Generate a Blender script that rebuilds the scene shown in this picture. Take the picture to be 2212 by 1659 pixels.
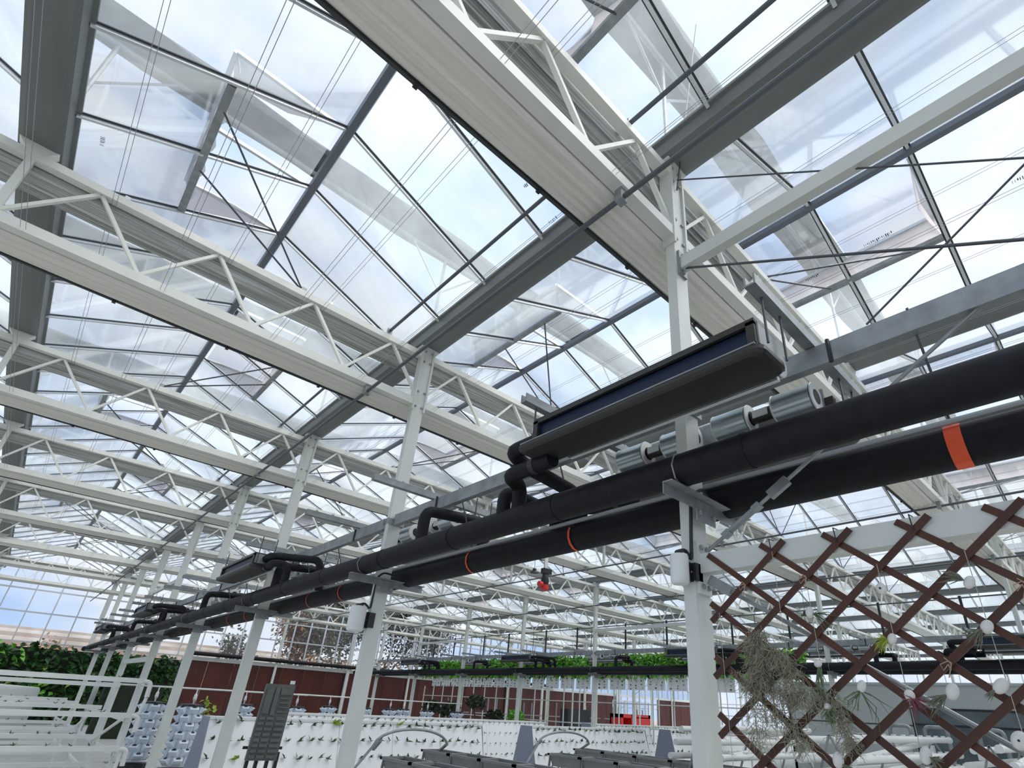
import bpy, math, random
from mathutils import Vector, Matrix
random.seed(7)
rnd = random.uniform
S = bpy.context.scene
C = S.collection
for o in list(bpy.data.objects):
    bpy.data.objects.remove(o)

# ---------------------------------------------------------------- camera, world, light, exposure
HC = 1.65                                   # eye height; all z below are given relative to the eye
RC = [[0.7134242, -0.6988602, 0.0511887], [0.3491042, 0.2911385, -0.8907102], [0.6075789, 0.6533244, 0.4516803]]
cam = bpy.data.cameras.new('camera')
cam.sensor_width = 36.0
cam.lens = 1151.0 / 2212 * 36
cam.shift_x = (1106 - 1211.13) / 2212
cam.shift_y = (948.78 - 829.5) / 2212
cam.clip_start = 0.05
cam.clip_end = 500
co = bpy.data.objects.new('camera', cam)
C.objects.link(co)
M = Matrix.Identity(4)
for i in range(3):
    M[i][0] = RC[0][i]; M[i][1] = -RC[1][i]; M[i][2] = -RC[2][i]
M[2][3] = HC
co.matrix_world = M
S.camera = co

W = bpy.data.worlds.new('sky'); S.world = W; W.use_nodes = True
nt = W.node_tree; nt.nodes.clear()
def N(t, **k):
    n = nt.nodes.new(t)
    for a, b in k.items(): setattr(n, a, b)
    return n
tc = N('ShaderNodeTexCoord'); mp = N('ShaderNodeMapping'); mp.inputs['Scale'].default_value = (1, 1, 2.2)
mp.inputs['Location'].default_value = (0.35, 0.1, 0.0)
nz = N('ShaderNodeTexNoise'); nz.inputs['Scale'].default_value = 2.6; nz.inputs['Detail'].default_value = 6; nz.inputs['Roughness'].default_value = .55
cr = N('ShaderNodeValToRGB'); cr.color_ramp.elements[0].position = .40; cr.color_ramp.elements[1].position = .60
cr.color_ramp.elements[0].color = (.50, .67, 1.0, 1); cr.color_ramp.elements[1].color = (.93, .945, 1.0, 1)
bg = N('ShaderNodeBackground'); bg.inputs['Strength'].default_value = .9
wo = N('ShaderNodeOutputWorld')
L = nt.links.new
L(tc.outputs['Generated'], mp.inputs['Vector']); L(mp.outputs['Vector'], nz.inputs['Vector']); L(nz.outputs['Fac'], cr.inputs['Fac'])
L(cr.outputs['Color'], bg.inputs['Color']); L(bg.outputs['Background'], wo.inputs['Surface'])

sd = bpy.data.lights.new('sun', 'SUN'); sd.energy = 3.6; sd.angle = math.radians(50); sd.color = (1, .95, .87)
sun = bpy.data.objects.new('sun', sd); C.objects.link(sun)
sun.rotation_euler = Vector((-.35, .55, -.9)).to_track_quat('-Z', 'Y').to_euler()
sun.location = (0, -20, 30)

S.view_settings.view_transform = 'Standard'; S.view_settings.look = 'None'
S.view_settings.gamma = 1; S.view_settings.use_curve_mapping = False
S.view_settings.exposure = 0.24
try:
    S.cycles.transparent_max_bounces = 48
    S.cycles.max_bounces = 8
except Exception:
    pass

# ---------------------------------------------------------------- materials
MAT = {}
def mat(name, col, rough=.5, metal=0, var=0, scale=8, bump=0, coat=0, spec=.5, stretch=(1, 1, 1), col2=None):
    m = bpy.data.materials.new(name); m.use_nodes = True
    t = m.node_tree; b = t.nodes['Principled BSDF']
    b.inputs['Base Color'].default_value = (*col, 1); b.inputs['Roughness'].default_value = rough
    b.inputs['Metallic'].default_value = metal; b.inputs['Specular IOR Level'].default_value = spec
    if coat: b.inputs['Coat Weight'].default_value = coat
    if var or bump:
        g = t.nodes.new('ShaderNodeTexCoord'); p = t.nodes.new('ShaderNodeMapping'); p.inputs['Scale'].default_value = stretch
        n = t.nodes.new('ShaderNodeTexNoise'); n.inputs['Scale'].default_value = scale; n.inputs['Detail'].default_value = 5
        t.links.new(g.outputs['Object'], p.inputs['Vector']); t.links.new(p.outputs['Vector'], n.inputs['Vector'])
        if var:
            r = t.nodes.new('ShaderNodeValToRGB')
            r.color_ramp.elements[0].position = .3; r.color_ramp.elements[1].position = .7
            c2 = col2 or tuple(min(1, c * (1 + var)) for c in col)
            c1 = tuple(c * (1 - var) for c in col) if not col2 else col
            r.color_ramp.elements[0].color = (*c1, 1); r.color_ramp.elements[1].color = (*c2, 1)
            t.links.new(n.outputs['Fac'], r.inputs['Fac']); t.links.new(r.outputs['Color'], b.inputs['Base Color'])
        if bump:
            u = t.nodes.new('ShaderNodeBump'); u.inputs['Strength'].default_value = bump; u.inputs['Distance'].default_value = .02
            t.links.new(n.outputs['Fac'], u.inputs['Height']); t.links.new(u.outputs['Normal'], b.inputs['Normal'])
    MAT[name] = m
    return m
mat('white_steel', (.68, .70, .66), .4, 0, .05, 3)
mat('girder_white', (.78, .79, .74), .45, 0, .05, 3)
mat('galvanised', (.31, .33, .34), .45, .4, .2, 9)
mat('gutter_metal', (.19, .20, .20), .5, .3, .12, 2, stretch=(3, .3, 3))
mat('aluminium', (.72, .75, .78), .33, .6)
mat('ridge_grey', (.16, .18, .21), .4, .4)
mat('dark_rubber', (.05, .055, .06), .6)
mat('pipe_foam', (.010, .0105, .014), .6, 0, .3, 14, .06, spec=.25)
mat('screen_grey', (.48, .49, .48), .45, .25, .5, 6, stretch=(.12, 16, 16))
mat('screen_cream', (.82, .80, .73), .55, 0, .08, 4, stretch=(.25, 9, 9))
mat('tube_dark', (.12, .135, .15), .4, .5)
mat('wire_grey', (.42, .44, .46), .4, .5)
mat('rod_dark', (.10, .11, .12), .4, .6)
mat('shade_cloth', (.10, .105, .11), .8, 0, .3, 6, .3)
mat('coil_blue', (.003, .014, .045), .45, .2, .2, 3, stretch=(1, 60, 1))
mat('unit_black', (.038, .036, .033), .4, .1)
mat('fan_silver', (.60, .68, .72), .28, .75, .08, 3)
mat('fan_inner', (.02, .02, .022), .6)
mat('white_plastic', (.82, .83, .82), .3)
mat('offwhite_pipe', (.76, .77, .74), .35, 0, .04, 3)
mat('black_plastic', (.02, .02, .024), .4)
mat('red_plastic', (.72, .03, .03), .4)
mat('orange_tag', (.85, .10, .03), .5)
mat('trellis_wood', (.034, .011, .006), .55, 0, .5, 3, .15, stretch=(1, .6, .6), col2=(.095, .029, .011))
mat('pebble_white', (.78, .76, .72), .6, 0, .08, 12, .1)
mat('twine', (.45, .33, .22), .8)
mat('string_white', (.50, .47, .40), .8)
mat('moss', (.31, .29, .21), .85, 0, .3, 20)
mat('air_green', (.10, .15, .07), .6, 0, .3, 10)
mat('air_lime', (.40, .48, .06), .6, 0, .3, 10)
mat('air_purple', (.22, .07, .09), .6, 0, .3, 10)
mat('air_grey', (.19, .19, .14), .7, 0, .2, 10)
mat('leaf_deep', (.008, .035, .008), .45, 0, .5, 4, col2=(.03, .13, .02))
mat('leaf_bright', (.11, .38, .03), .45, 0, .4, 4, col2=(.27, .62, .07))
mat('leaf_lime', (.35, .48, .06), .5)
mat('soil_dark', (.018, .024, .014), .9, 0, .4, 6)
mat('seedling', (.06, .12, .05), .5, 0, .5, 30)
mat('brown_panel', (.075, .014, .009), .45, 0, .5, 1.2, stretch=(1, 1, .25))
mat('wall_grey', (.50, .53, .52), .6)
mat('room_glass', (.10, .13, .14), .15, 0, .35, 1.5)
mat('cap_grey', (.27, .30, .37), .5)
mat('board_white', (.93, .94, .95), .4)
mat('tower_white', (.70, .78, .86), .35)
mat('trough_grey', (.25, .25, .25), .55, 0, .1, 5)
mat('mould_grey', (.13, .135, .125), .55, 0, .15, 5)
mat('concrete', (.46, .46, .43), .7, 0, .1, 2, .05)
mat('outside_earth', (.26, .18, .13), .9, 0, .4, .4, .2, col2=(.55, .47, .42))
mat('pale_sheet', (.42, .34, .28), .6, 0, .5, .45, col2=(.75, .71, .68))
mat('bark', (.13, .095, .07), .9, 0, .3, 10)
mat('tree_leaf', (.075, .08, .05), .7, 0, .45, 1)
mat('shrub_rust', (.27, .14, .065), .8, 0, .35, 1)
mat('bonsai', (.035, .05, .025), .6, 0, .4, 6)
mat('print_ink', (.05, .06, .07), .6)

def glassmat(name, tint, haze, gloss=.05, wet=0, graze=0, tcol=(.86, .93, .95)):
    m = bpy.data.materials.new(name); m.use_nodes = True; t = m.node_tree; t.nodes.clear()
    n = lambda k: t.nodes.new(k)
    o = n('ShaderNodeOutputMaterial'); tr = n('ShaderNodeBsdfTransparent'); tr.inputs['Color'].default_value = (*tint, 1)
    tl = n('ShaderNodeBsdfTranslucent'); tl.inputs['Color'].default_value = (*tcol, 1)
    gl = n('ShaderNodeBsdfGlossy'); gl.inputs['Roughness'].default_value = .06
    m1 = n('ShaderNodeMixShader'); m2 = n('ShaderNodeMixShader'); fr = n('ShaderNodeFresnel'); fr.inputs['IOR'].default_value = 1.42
    mu = n('ShaderNodeMath'); mu.operation = 'MULTIPLY'; mu.inputs[1].default_value = gloss
    t.links.new(fr.outputs['Fac'], mu.inputs[0])
    m1.inputs[0].default_value = haze
    if wet:
        g = n('ShaderNodeTexCoord'); nz = n('ShaderNodeTexNoise'); nz.inputs['Scale'].default_value = .55; nz.inputs['Detail'].default_value = 6; nz.inputs['Roughness'].default_value = .6
        geo = n('ShaderNodeNewGeometry')
        r = n('ShaderNodeMapRange'); r.inputs['From Min'].default_value = .42; r.inputs['From Max'].default_value = .68
        r.inputs['To Min'].default_value = haze; r.inputs['To Max'].default_value = haze + wet
        t.links.new(geo.outputs['Position'], nz.inputs['Vector']); t.links.new(nz.outputs['Fac'], r.inputs['Value']); t.links.new(r.outputs['Result'], m1.inputs[0])
    if graze:
        lw = n('ShaderNodeLayerWeight'); lw.inputs['Blend'].default_value = .5
        pw = n('ShaderNodeMath'); pw.operation = 'POWER'; pw.inputs[1].default_value = 3.0
        ml = n('ShaderNodeMath'); ml.operation = 'MULTIPLY_ADD'; ml.use_clamp = True; ml.inputs[1].default_value = graze; ml.inputs[2].default_value = haze
        t.links.new(lw.outputs['Facing'], pw.inputs[0]); t.links.new(pw.outputs[0], ml.inputs[0])
        if wet: t.links.new(r.outputs['Result'], ml.inputs[2])
        t.links.new(ml.outputs[0], m1.inputs[0])
    t.links.new(tr.outputs[0], m1.inputs[1]); t.links.new(tl.outputs[0], m1.inputs[2])
    t.links.new(mu.outputs[0], m2.inputs[0]); t.links.new(m1.outputs[0], m2.inputs[1]); t.links.new(gl.outputs[0], m2.inputs[2])
    t.links.new(m2.outputs[0], o.inputs['Surface'])
    MAT[name] = m
glassmat('roof_glass', (.945, .965, .98), .13, .4, .13, .6)
glassmat('wall_glass', (.94, .97, .98), .025, .4, .03)
glassmat('insect_net', (.70, .68, .67), .80, .0, tcol=(.76, .73, .72))
glassmat('clear_film', (.9, .92, .93), .25, .4)

# ---------------------------------------------------------------- mesh helpers
class MB:
    def __init__(s): s.v = []; s.f = []
    def add(s, vs, fs):
        b = len(s.v); s.v += [tuple(p) for p in vs]; s.f += [tuple(b + i for i in f) for f in fs]; return s
    def box(s, x0, x1, y0, y1, z0, z1):
        return s.add([(x0, y0, z0), (x1, y0, z0), (x1, y1, z0), (x0, y1, z0), (x0, y0, z1), (x1, y0, z1), (x1, y1, z1), (x0, y1, z1)],
                     [(0, 3, 2, 1), (4, 5, 6, 7), (0, 1, 5, 4), (1, 2, 6, 5), (2, 3, 7, 6), (3, 0, 4, 7)])
    def bar(s, a, b, w, h=None, up=(0, 0, 1), roll=0):
        a = Vector(a); b = Vector(b); h = h or w; d = (b - a).normalized(); u = Vector(up)
        if abs(d.dot(u)) > .98: u = Vector((0, 1, 0))
        r = d.cross(u).normalized() * (w / 2); q = r.cross(d).normalized() * (h / 2)
        vs = [a - r - q, a + r - q, a + r + q, a - r + q, b - r - q, b + r - q, b + r + q, b - r + q]
        return s.add(vs, [(3, 2, 1, 0), (4, 5, 6, 7), (0, 1, 5, 4), (1, 2, 6, 5), (2, 3, 7, 6), (3, 0, 4, 7)])
    def tube(s, pts, r, n=10, bend=0, caps=True):
        P = [Vector(p) for p in pts]
        if bend and len(P) > 2:
            Q = [P[0]]
            for i in range(1, len(P) - 1):
                a, b, c = P[i - 1], P[i], P[i + 1]
                k = min(bend, (a - b).length * .45, (c - b).length * .45)
                p0 = b + (a - b).normalized() * k; p2 = b + (c - b).normalized() * k
                for t in (0, .25, .5, .75, 1): Q.append(p0 * (1 - t) ** 2 + b * 2 * t * (1 - t) + p2 * t * t)
            Q.append(P[-1]); P = Q
        rs = r if isinstance(r, (list, tuple)) else [r] * len(P)
        base = len(s.v); pn = None
        for i, p in enumerate(P):
            d = (P[min(i + 1, len(P) - 1)] - P[max(i - 1, 0)]).normalized()
            if pn is None:
                u = Vector((0, 0, 1)) if abs(d.z) < .9 else Vector((1, 0, 0)); pn = d.cross(u).normalized()
            pn = (pn - d * pn.dot(d)).normalized(); q = d.cross(pn)
            for j in range(n):
                t = 2 * math.pi * j / n; s.v.append(tuple(p + (pn * math.cos(t) + q * math.sin(t)) * rs[i]))
        for i in range(len(P) - 1):
            for j in range(n):
                a = base + i * n + j; b = base + i * n + (j + 1) % n; s.f.append((a, b, b + n, a + n))
        if caps:
            s.f.append(tuple(base + j for j in range(n))[::-1]); s.f.append(tuple(base + (len(P) - 1) * n + j for j in range(n)))
        return s
    def prism(s, prof, axis, a, b):
        """closed profile of (u,v) pairs swept along axis; u,v are the other two axes in order"""
        def P(u, v, t): return {'x': (t, u, v), 'y': (u, t, v), 'z': (u, v, t)}[axis]
        n = len(prof); vs = [P(u, v, a) for u, v in prof] + [P(u, v, b) for u, v in prof]
        fs = [(i, (i + 1) % n, n + (i + 1) % n, n + i) for i in range(n)] + [tuple(range(n))[::-1], tuple(range(n, 2 * n))]
        return s.add(vs, fs)
    def lathe(s, prof, c, n=16, axis='z'):
        base = len(s.v); c = Vector(c)
        for r, h in prof:
            for j in range(n):
                t = 2 * math.pi * j / n; q = (r * math.cos(t), r * math.sin(t), h)
                if axis == 'y': q = (q[0], q[2], q[1])
                if axis == 'x': q = (q[2], q[0], q[1])
                s.v.append(tuple(c + Vector(q)))
        for i in range(len(prof) - 1):
            for j in range(n):
                a = base + i * n + j; b = base + i * n + (j + 1) % n; s.f.append((a, b, b + n, a + n))
        s.f.append(tuple(base + j for j in range(n))[::-1]); s.f.append(tuple(base + (len(prof) - 1) * n + j for j in range(n)))
        return s
    def ball(s, c, r, n=10, m=7, jit=0):
        c = Vector(c); r = Vector(r if isinstance(r, (tuple, list, Vector)) else (r, r, r)); base = len(s.v)
        for i in range(1, m):
            a = math.pi * i / m
            for j in range(n):
                t = 2 * math.pi * j / n; k = 1 + rnd(-jit, jit)
                s.v.append((c.x + r.x * k * math.sin(a) * math.cos(t), c.y + r.y * k * math.sin(a) * math.sin(t), c.z + r.z * k * math.cos(a)))
        s.v.append((c.x, c.y, c.z + r.z)); s.v.append((c.x, c.y, c.z - r.z)); T = len(s.v) - 2
        for i in range(m - 2):
            for j in range(n):
                a = base + i * n + j; b = base + i * n + (j + 1) % n; s.f.append((a, a + n, b + n, b))
        for j in range(n):
            s.f.append((T, base + j, base + (j + 1) % n)); k = base + (m - 2) * n; s.f.append((T + 1, k + (j + 1) % n, k + j))
        return s
    def leaf(s, p, d, l, w, up=None):
        p = Vector(p); d = Vector(d).normalized(); u = Vector(up or (rnd(-1, 1), rnd(-1, 1), rnd(-.2, 1)))
        r = d.cross(u)
        if r.length < 1e-3: r = d.orthogonal()
        r.normalize(); nn = r.cross(d)
        a = p + d * l * .4 + r * w / 2 + nn * l * .06; b = p + d * l * .4 - r * w / 2 + nn * l * .06; t = p + d * l - nn * l * .08
        return s.add([p, a, t, b], [(0, 1, 2), (0, 2, 3)])

ORG = {}
def sm(me):
    for p in me.polygons: p.use_smooth = True
def mk(name, mb, m, parent=None, org=None, smooth=False, autos=None):
    """one mesh object; vertices are in eye-relative coordinates, stored relative to org"""
    po = ORG[parent.name] if parent else Vector((0, 0, 0))
    org = Vector(org) if org is not None else (po if parent else Vector((0, 0, 0)))
    me = bpy.data.meshes.new(name)
    me.from_pydata([(v[0] - org.x, v[1] - org.y, v[2] - org.z) for v in mb.v], [], mb.f)
    me.materials.append(MAT[m])
    if smooth:
        sm(me)
        try: me.set_sharp_from_angle(angle=math.radians(40))
        except Exception: pass
    o = bpy.data.objects.new(name, me); C.objects.link(o); ORG[o.name] = org
    if parent: o.parent = parent; o.location = org - po
    else: o.location = org + Vector((0, 0, HC))
    return o
def inst(name, me, parent, org, rz=0):
    o = bpy.data.objects.new(name, me); C.objects.link(o); org = Vector(org); ORG[o.name] = org
    if parent: o.parent = parent; o.location = org - ORG[parent.name]
    else: o.location = org + Vector((0, 0, HC))
    if rz: o.rotation_euler = (0, 0, rz)
    return o
def mesh(name, mb, m, smooth=False):
    me = bpy.data.meshes.new(name); me.from_pydata(mb.v, [], mb.f); me.materials.append(MAT[m])
    if smooth: sm(me)
    return me
def tag(o, label, cat, group=None):
    o['label'] = label; o['category'] = cat
    if group: o['group'] = group
    return o
def thing(name, label, cat, org, group=None):
    o = bpy.data.objects.new(name, None); o.empty_display_size = .1; C.objects.link(o); org = Vector(org); ORG[o.name] = org
    o.location = org + Vector((0, 0, HC)); return tag(o, label, cat, group)
def struct(name, org=(0, 0, 0), label=None):
    o = bpy.data.objects.new(name, None); o.empty_display_size = .1; C.objects.link(o); ORG[o.name] = Vector(org)
    o.location = Vector(org) + Vector((0, 0, HC)); o['kind'] = 'structure'
    if label: o['label'] = label
    return o
def stuff(o): o['kind'] = 'stuff'; return o
ORD = ['nearest', 'second', 'third', 'fourth', 'fifth', 'sixth', 'seventh', 'eighth', 'ninth', 'tenth', 'eleventh', 'twelfth', 'thirteenth', 'fourteenth', 'fifteenth', 'sixteenth', 'seventeenth', 'eighteenth']

# ---------------------------------------------------------------- main dimensions (metres, z from the eye)
FL = -1.65; Y0 = 1.71; PY = 4.0; X0 = 2.73; G = 4.09
YK = [Y0 + PY * k for k in range(8)]
YE = Y0 + PY * 8; YS = -7.79
ZB = 3.45; ZT = 4.18; ZG = 4.33; ZE = 4.47; ZR = 5.25
XR = [X0 + 3 * G * i for i in range(-1, 5)]           # column rows
GX = [X0 + G * j for j in range(-3, 14)]              # gutters
XW0, XW1 = GX[0], GX[-1]

# ---------------------------------------------------------------- ground, floor, walls
o = mk('floor', MB().box(XW0, XW1, YS - 2, YE, FL - .1, FL), 'concrete', org=(0, 0, FL)); o['kind'] = 'structure'; o['label'] = 'pale concrete greenhouse floor'
o = mk('ground', MB().box(-120, 160, -60, 220, FL - .4, FL - .12), 'outside_earth', org=(0, 0, FL - .4)); o['kind'] = 'structure'; o['label'] = 'bare brown earth outside the glass'

wb = struct('wall_back', (X0, YE, FL), 'glazed end wall over dark brown boards')
ZP = 1.36
# brown boards
bx = 6.45
me_board = mesh('board', MB().box(0, 1.2, -.03, .03, 0, ZP - .1 - FL), 'brown_panel')
x = bx
while x < XW1 - 1.2:
    if not (38.9 < x < 44.5): inst('board', me_board, wb, (x, YE - .12, FL))
    x += 1.225
mk('sill_beam', MB().box(bx, XW1, YE - .2, YE - .05, ZP - .1, ZP + .06), 'white_steel', wb)
# heating pipe along the sill
hp = thing('heating_pipe', 'thin black heating pipe running above the brown boards', 'pipe', (20, YE - .35, ZP + .2))
mk('pipe', MB().tube([(6.6, YE - .35, ZP + .22), (32, YE - .35, ZP + .22)], .10, 10), 'pipe_foam', hp, smooth=True)
for i in range(6): mk('hanger', MB().box(8 + i * 4.2, 8.06 + i * 4.2, YE - .38, YE - .1, ZP + .06, ZP + .36), 'galvanised', hp)
# mullions, rails, panes of the end wall
ms = 3 * G / 14
zl = [ZP + .06, 2.62, 3.55, 4.42]
nx = int((XW1 - XW0) / ms)
me_mul = mesh('mullion', MB().box(-.025, .025, -.05, .05, 0, 4.42 - FL), 'aluminium')
for i in range(nx + 1):
    if XW0 + i * ms > -8: inst('mullion', me_mul, wb, (XW0 + i * ms, YE, FL))
for z in (.45, ZP + .06, 2.62, 3.55, 4.42):
    mk('rail', MB().box(XW0, XW1, YE - .04, YE + .04, z - .03, z + .03), 'aluminium', wb)
for a, b in zip(zl[:-1], zl[1:]):
    mp_ = mesh('pane', MB().box(.03, ms - .03, -.004, .004, a + .03, b - .03), 'wall_glass')
    for i in range(nx):
        xx = XW0 + i * ms
        if xx > -8: inst('pane', mp_, wb, (xx, YE, 0))
mlow = mesh('pane', MB().box(.03, ms - .03, -.004, .004, .48, ZP + .03), 'wall_glass')
# gable panes
for j in range(len(GX) - 1):
    a, b = GX[j], GX[j + 1]; c = (a + b) / 2
    if b < -6: continue
    mk('gable_pane', MB().add([(a + .15, YE, ZE), (b - .15, YE, ZE), (c, YE, ZR - .05)], [(0, 1, 2)]), 'wall_glass', wb)
    for q in (-1.2, 0, 1.2):
        h = ZE + (1 - abs(q) / (G / 2)) * (ZR - ZE)
        mk('mullion', MB().box(c + q - .02, c + q + .02, YE - .04, YE + .04, ZE - .03, h), 'aluminium', wb)
for i, xx in enumerate(XR):
    if xx > -8: mk('wall_post', MB().box(xx - .09, xx + .09, YE - .32, YE - .2, FL, ZG), 'white_steel', wb)
for i in range(-1, 13):
    xx = X0 + G * i
    if i % 3 and xx > -8: mk('wall_post', MB().box(xx - .06, xx + .06, YE - .28, YE - .18, FL, ZG), 'white_steel', wb)

wr = struct('wall_right', (XW1, 15, FL), 'far glazed side wall')
for i in range(42):
    y = YS + i * 1.0
    inst('mullion', mesh('mullion', MB().box(-.03, .03, -.03, .03, 0, 4.5 - FL), 'aluminium') if i == 0 else wr.children[0].data, wr, (XW1, y, FL))
for z in (-.6, .3, 1.36, 2.5, 3.5, 4.4): mk('rail', MB().box(XW1 - .04, XW1 + .04, YS, YE, z - .03, z + .03), 'aluminium', wr)
for i in range(20): mk('pane', MB().box(XW1 - .004, XW1 + .004, YS + 2 * i + .03, YS + 2 * i + 1.97, FL + .1, 4.4), 'wall_glass', wr)

wf = struct('wall_front', (X0, YS, FL), 'glazed end wall behind the viewpoint')
mk('low_board', MB().box(XW0, XW1, YS - .05, YS, FL, 1.3), 'brown_panel', wf)
mk('glazing', MB().box(XW0, XW1, YS - .03, YS - .02, 1.3, ZE), 'wall_glass', wf)
wl = struct('wall_left', (XW0, 12, FL), 'glazed side wall left of the view')
mk('low_board', MB().box(XW0 - .05, XW0, YS, YE, FL, -.6), 'white_steel', wl)
mk('glazing', MB().box(XW0 - .03, XW0 - .02, YS, YE, -.6, ZE), 'wall_glass', wl)
# glass doors in the end wall
dr = struct('door_1', (41, YE - .15, FL), 'glazed double door in the end wall')
for i in range(3):
    a = 39.1 + i * 1.75
    m_ = MB()
    for (p, q) in (((a, FL), (a, .95)), ((a + 1.6, FL), (a + 1.6, .95)), ((a, .95), (a + 1.6, .95)), ((a, -.4), (a + 1.6, -.4))):
        m_.bar((p[0], YE - .15, p[1]), (q[0], YE - .15, q[1]), .1, .1)
    f = mk('door_leaf', m_, 'white_steel', dr); mk('pane', MB().box(a + .05, a + 1.55, YE - .155, YE - .145, FL, .9), 'wall_glass', f)

# ---------------------------------------------------------------- roof: gutters, ridges, slopes
prof = [(-.16, ZE), (-.145, ZG + .02), (-.11, ZG), (.11, ZG), (.145, ZG + .02), (.16, ZE), (.20, ZE + .015), (.20, ZE - .01), (.172, ZE - .02), (.155, ZG - .01), (.115, ZG - .025), (-.115, ZG - .025), (-.155, ZG - .01), (-.172, ZE - .02), (-.20, ZE - .01), (-.20, ZE + .015)]
me_g = mesh('gutter', MB().prism(prof, 'y', YS, YE + .25), 'gutter_metal')
me_gs = mesh('splice', MB().box(-.135, .135, -.05, .05, ZG - .032, ZG - .024), 'galvanised')
for j, gx in enumerate(GX):
    if gx < -6: continue
    n = j - 1
    lab = {0: 'grey roof gutter beyond the top left corner', 1: 'dark grey roof gutter running down the left edge', 2: 'grey roof gutter carried on the near column row'}.get(n - 0 if False else j - 1 if False else None)
    k = round((gx - X0) / G)
    if k == -2: lab = 'grey roof gutter cut by the top left corner'
    elif k == -1: lab = 'wide dark grey roof gutter running down the left edge'
    elif k == 0: lab = 'dark grey roof gutter resting on the near column row'
    else: lab = 'grey roof gutter, %s one to the right of the near column row' % (['first'] + ORD[1:])[k - 1]
    t = thing('roof_gutter', lab, 'gutter', (gx, Y0, ZG), 'roof gutters')
    inst('channel', me_g, t, (gx, 0, 0))
    for q in range(9): inst('splice', me_gs, t, (gx, Y0 + 4 * q + .28, 0))

bars = [Y0 + .5 + i for i in range(-10, 32)]
HW = G / 2 - .17
def slopept(c, s, u, dz=0):            # u 0 at ridge, 1 at gutter
    return (c + s * (.03 + u * (HW - .03)), ZR - u * (ZR - ZE) + dz)
# ridge profile
rp = [(-.035, ZR - .06), (.035, ZR - .06), (.05, ZR - .01), (.02, ZR + .03), (-.02, ZR + .03), (-.05, ZR - .01)]
me_r = mesh('ridge', MB().prism(rp, 'y', YS, YE), 'ridge_grey')
me_pane = {}; me_bar = {}; me_half = {}
for s in (-1, 1):
    def quad(y0, y1, u0, u1, t=.006):
        a = slopept(0, s, u0); b = slopept(0, s, u1)
        return MB().add([(a[0], y0, a[1]), (b[0], y0, b[1]), (b[0], y1, b[1]), (a[0], y1, a[1]), (a[0], y0, a[1] + t), (b[0], y0, b[1] + t), (b[0], y1, b[1] + t), (a[0], y1, a[1] + t)],
                        [(0, 3, 2, 1), (4, 5, 6, 7), (0, 1, 5, 4), (1, 2, 6, 5), (2, 3, 7, 6), (3, 0, 4, 7)])
    me_pane[s] = mesh('pane', quad(.025, .975, 0, 1), 'roof_glass')
    me_half[s] = mesh('pane', quad(.025, .975, .52, 1), 'roof_glass')
    a = slopept(0, s, 0, -.02); b = slopept(0, s, 1, -.02)
    m_ = MB()
    m_.bar((a[0], 0, a[1] - .006), (b[0], 0, b[1] - .006), .028, .036)
    m_.bar((a[0], 0, a[1] + .014), (b[0], 0, b[1] + .014), .062, .010)
    me_bar[s] = mesh('glazing_bar', m_, 'aluminium'); me_bar[s].materials.append(MAT['dark_rubber'])
    for p_ in me_bar[s].polygons[6:]: p_.material_index = 1
vents = {}
for r in range(-1, 13):
    for s in (-1, 1):
        vents[(r, s)] = [v for v in ((Y0 + .5 + 2 + 8 * i) if s < 0 else (Y0 + .5 - 2 + 8 * i) for i in range(0, 5))]
def rname2(r): return 'leftmost roof' if r == -1 else 'roof left of near columns' if r == 0 else '%s roof right of near columns' % (['first'] + ORD[1:])[r - 1]
def rname(r): 
    return 'roof bay left of the near column row' if r == 0 else 'roof bay at the left edge' if r == -1 else 'roof bay, %s to the right of the near column row' % (['first'] + ORD[1:])[r - 1]
for r in range(-1, 13):
    c = X0 - G / 2 + G * r
    t = thing('ridge_beam', 'aluminium ridge beam of the ' + rname(r), 'ridge beam', (c, Y0, ZR), 'roof ridge beams')
    inst('profile', me_r, t, (c, 0, 0))
    for s in (-1, 1):
        t = struct('ceiling', (c, Y0, ZE), '%s-facing glazed slope of the %s' % ('left' if s < 0 else 'right', rname(r)))
        if r <= 5:
            for y in bars:
                if y < -3.2: pass
                inst('glazing_bar', me_bar[s], t, (c, y, 0))
            for y in bars[:-1]:
                op = any(v - .01 <= y < v + 1.99 for v in vents[(r, s)])
                inst('pane', me_half[s] if op else me_pane[s], t, (c, y, 0))
        else:
            B = MB(); P = MB()
            for y in bars:
                for me_, tgt in ((me_bar[s], B), (me_pane[s], P)):
                    if tgt is P and y > YE - 1: continue
                    b0 = len(tgt.v); tgt.v += [(v.co.x + c, v.co.y + y, v.co.z) for v in me_.vertices]; tgt.f += [tuple(b0 + i for i in p.vertices) for p in me_.polygons]
            stuff(mk('glazing_bars', B, 'aluminium', t)); stuff(mk('panes', P, 'roof_glass', t))

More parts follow.
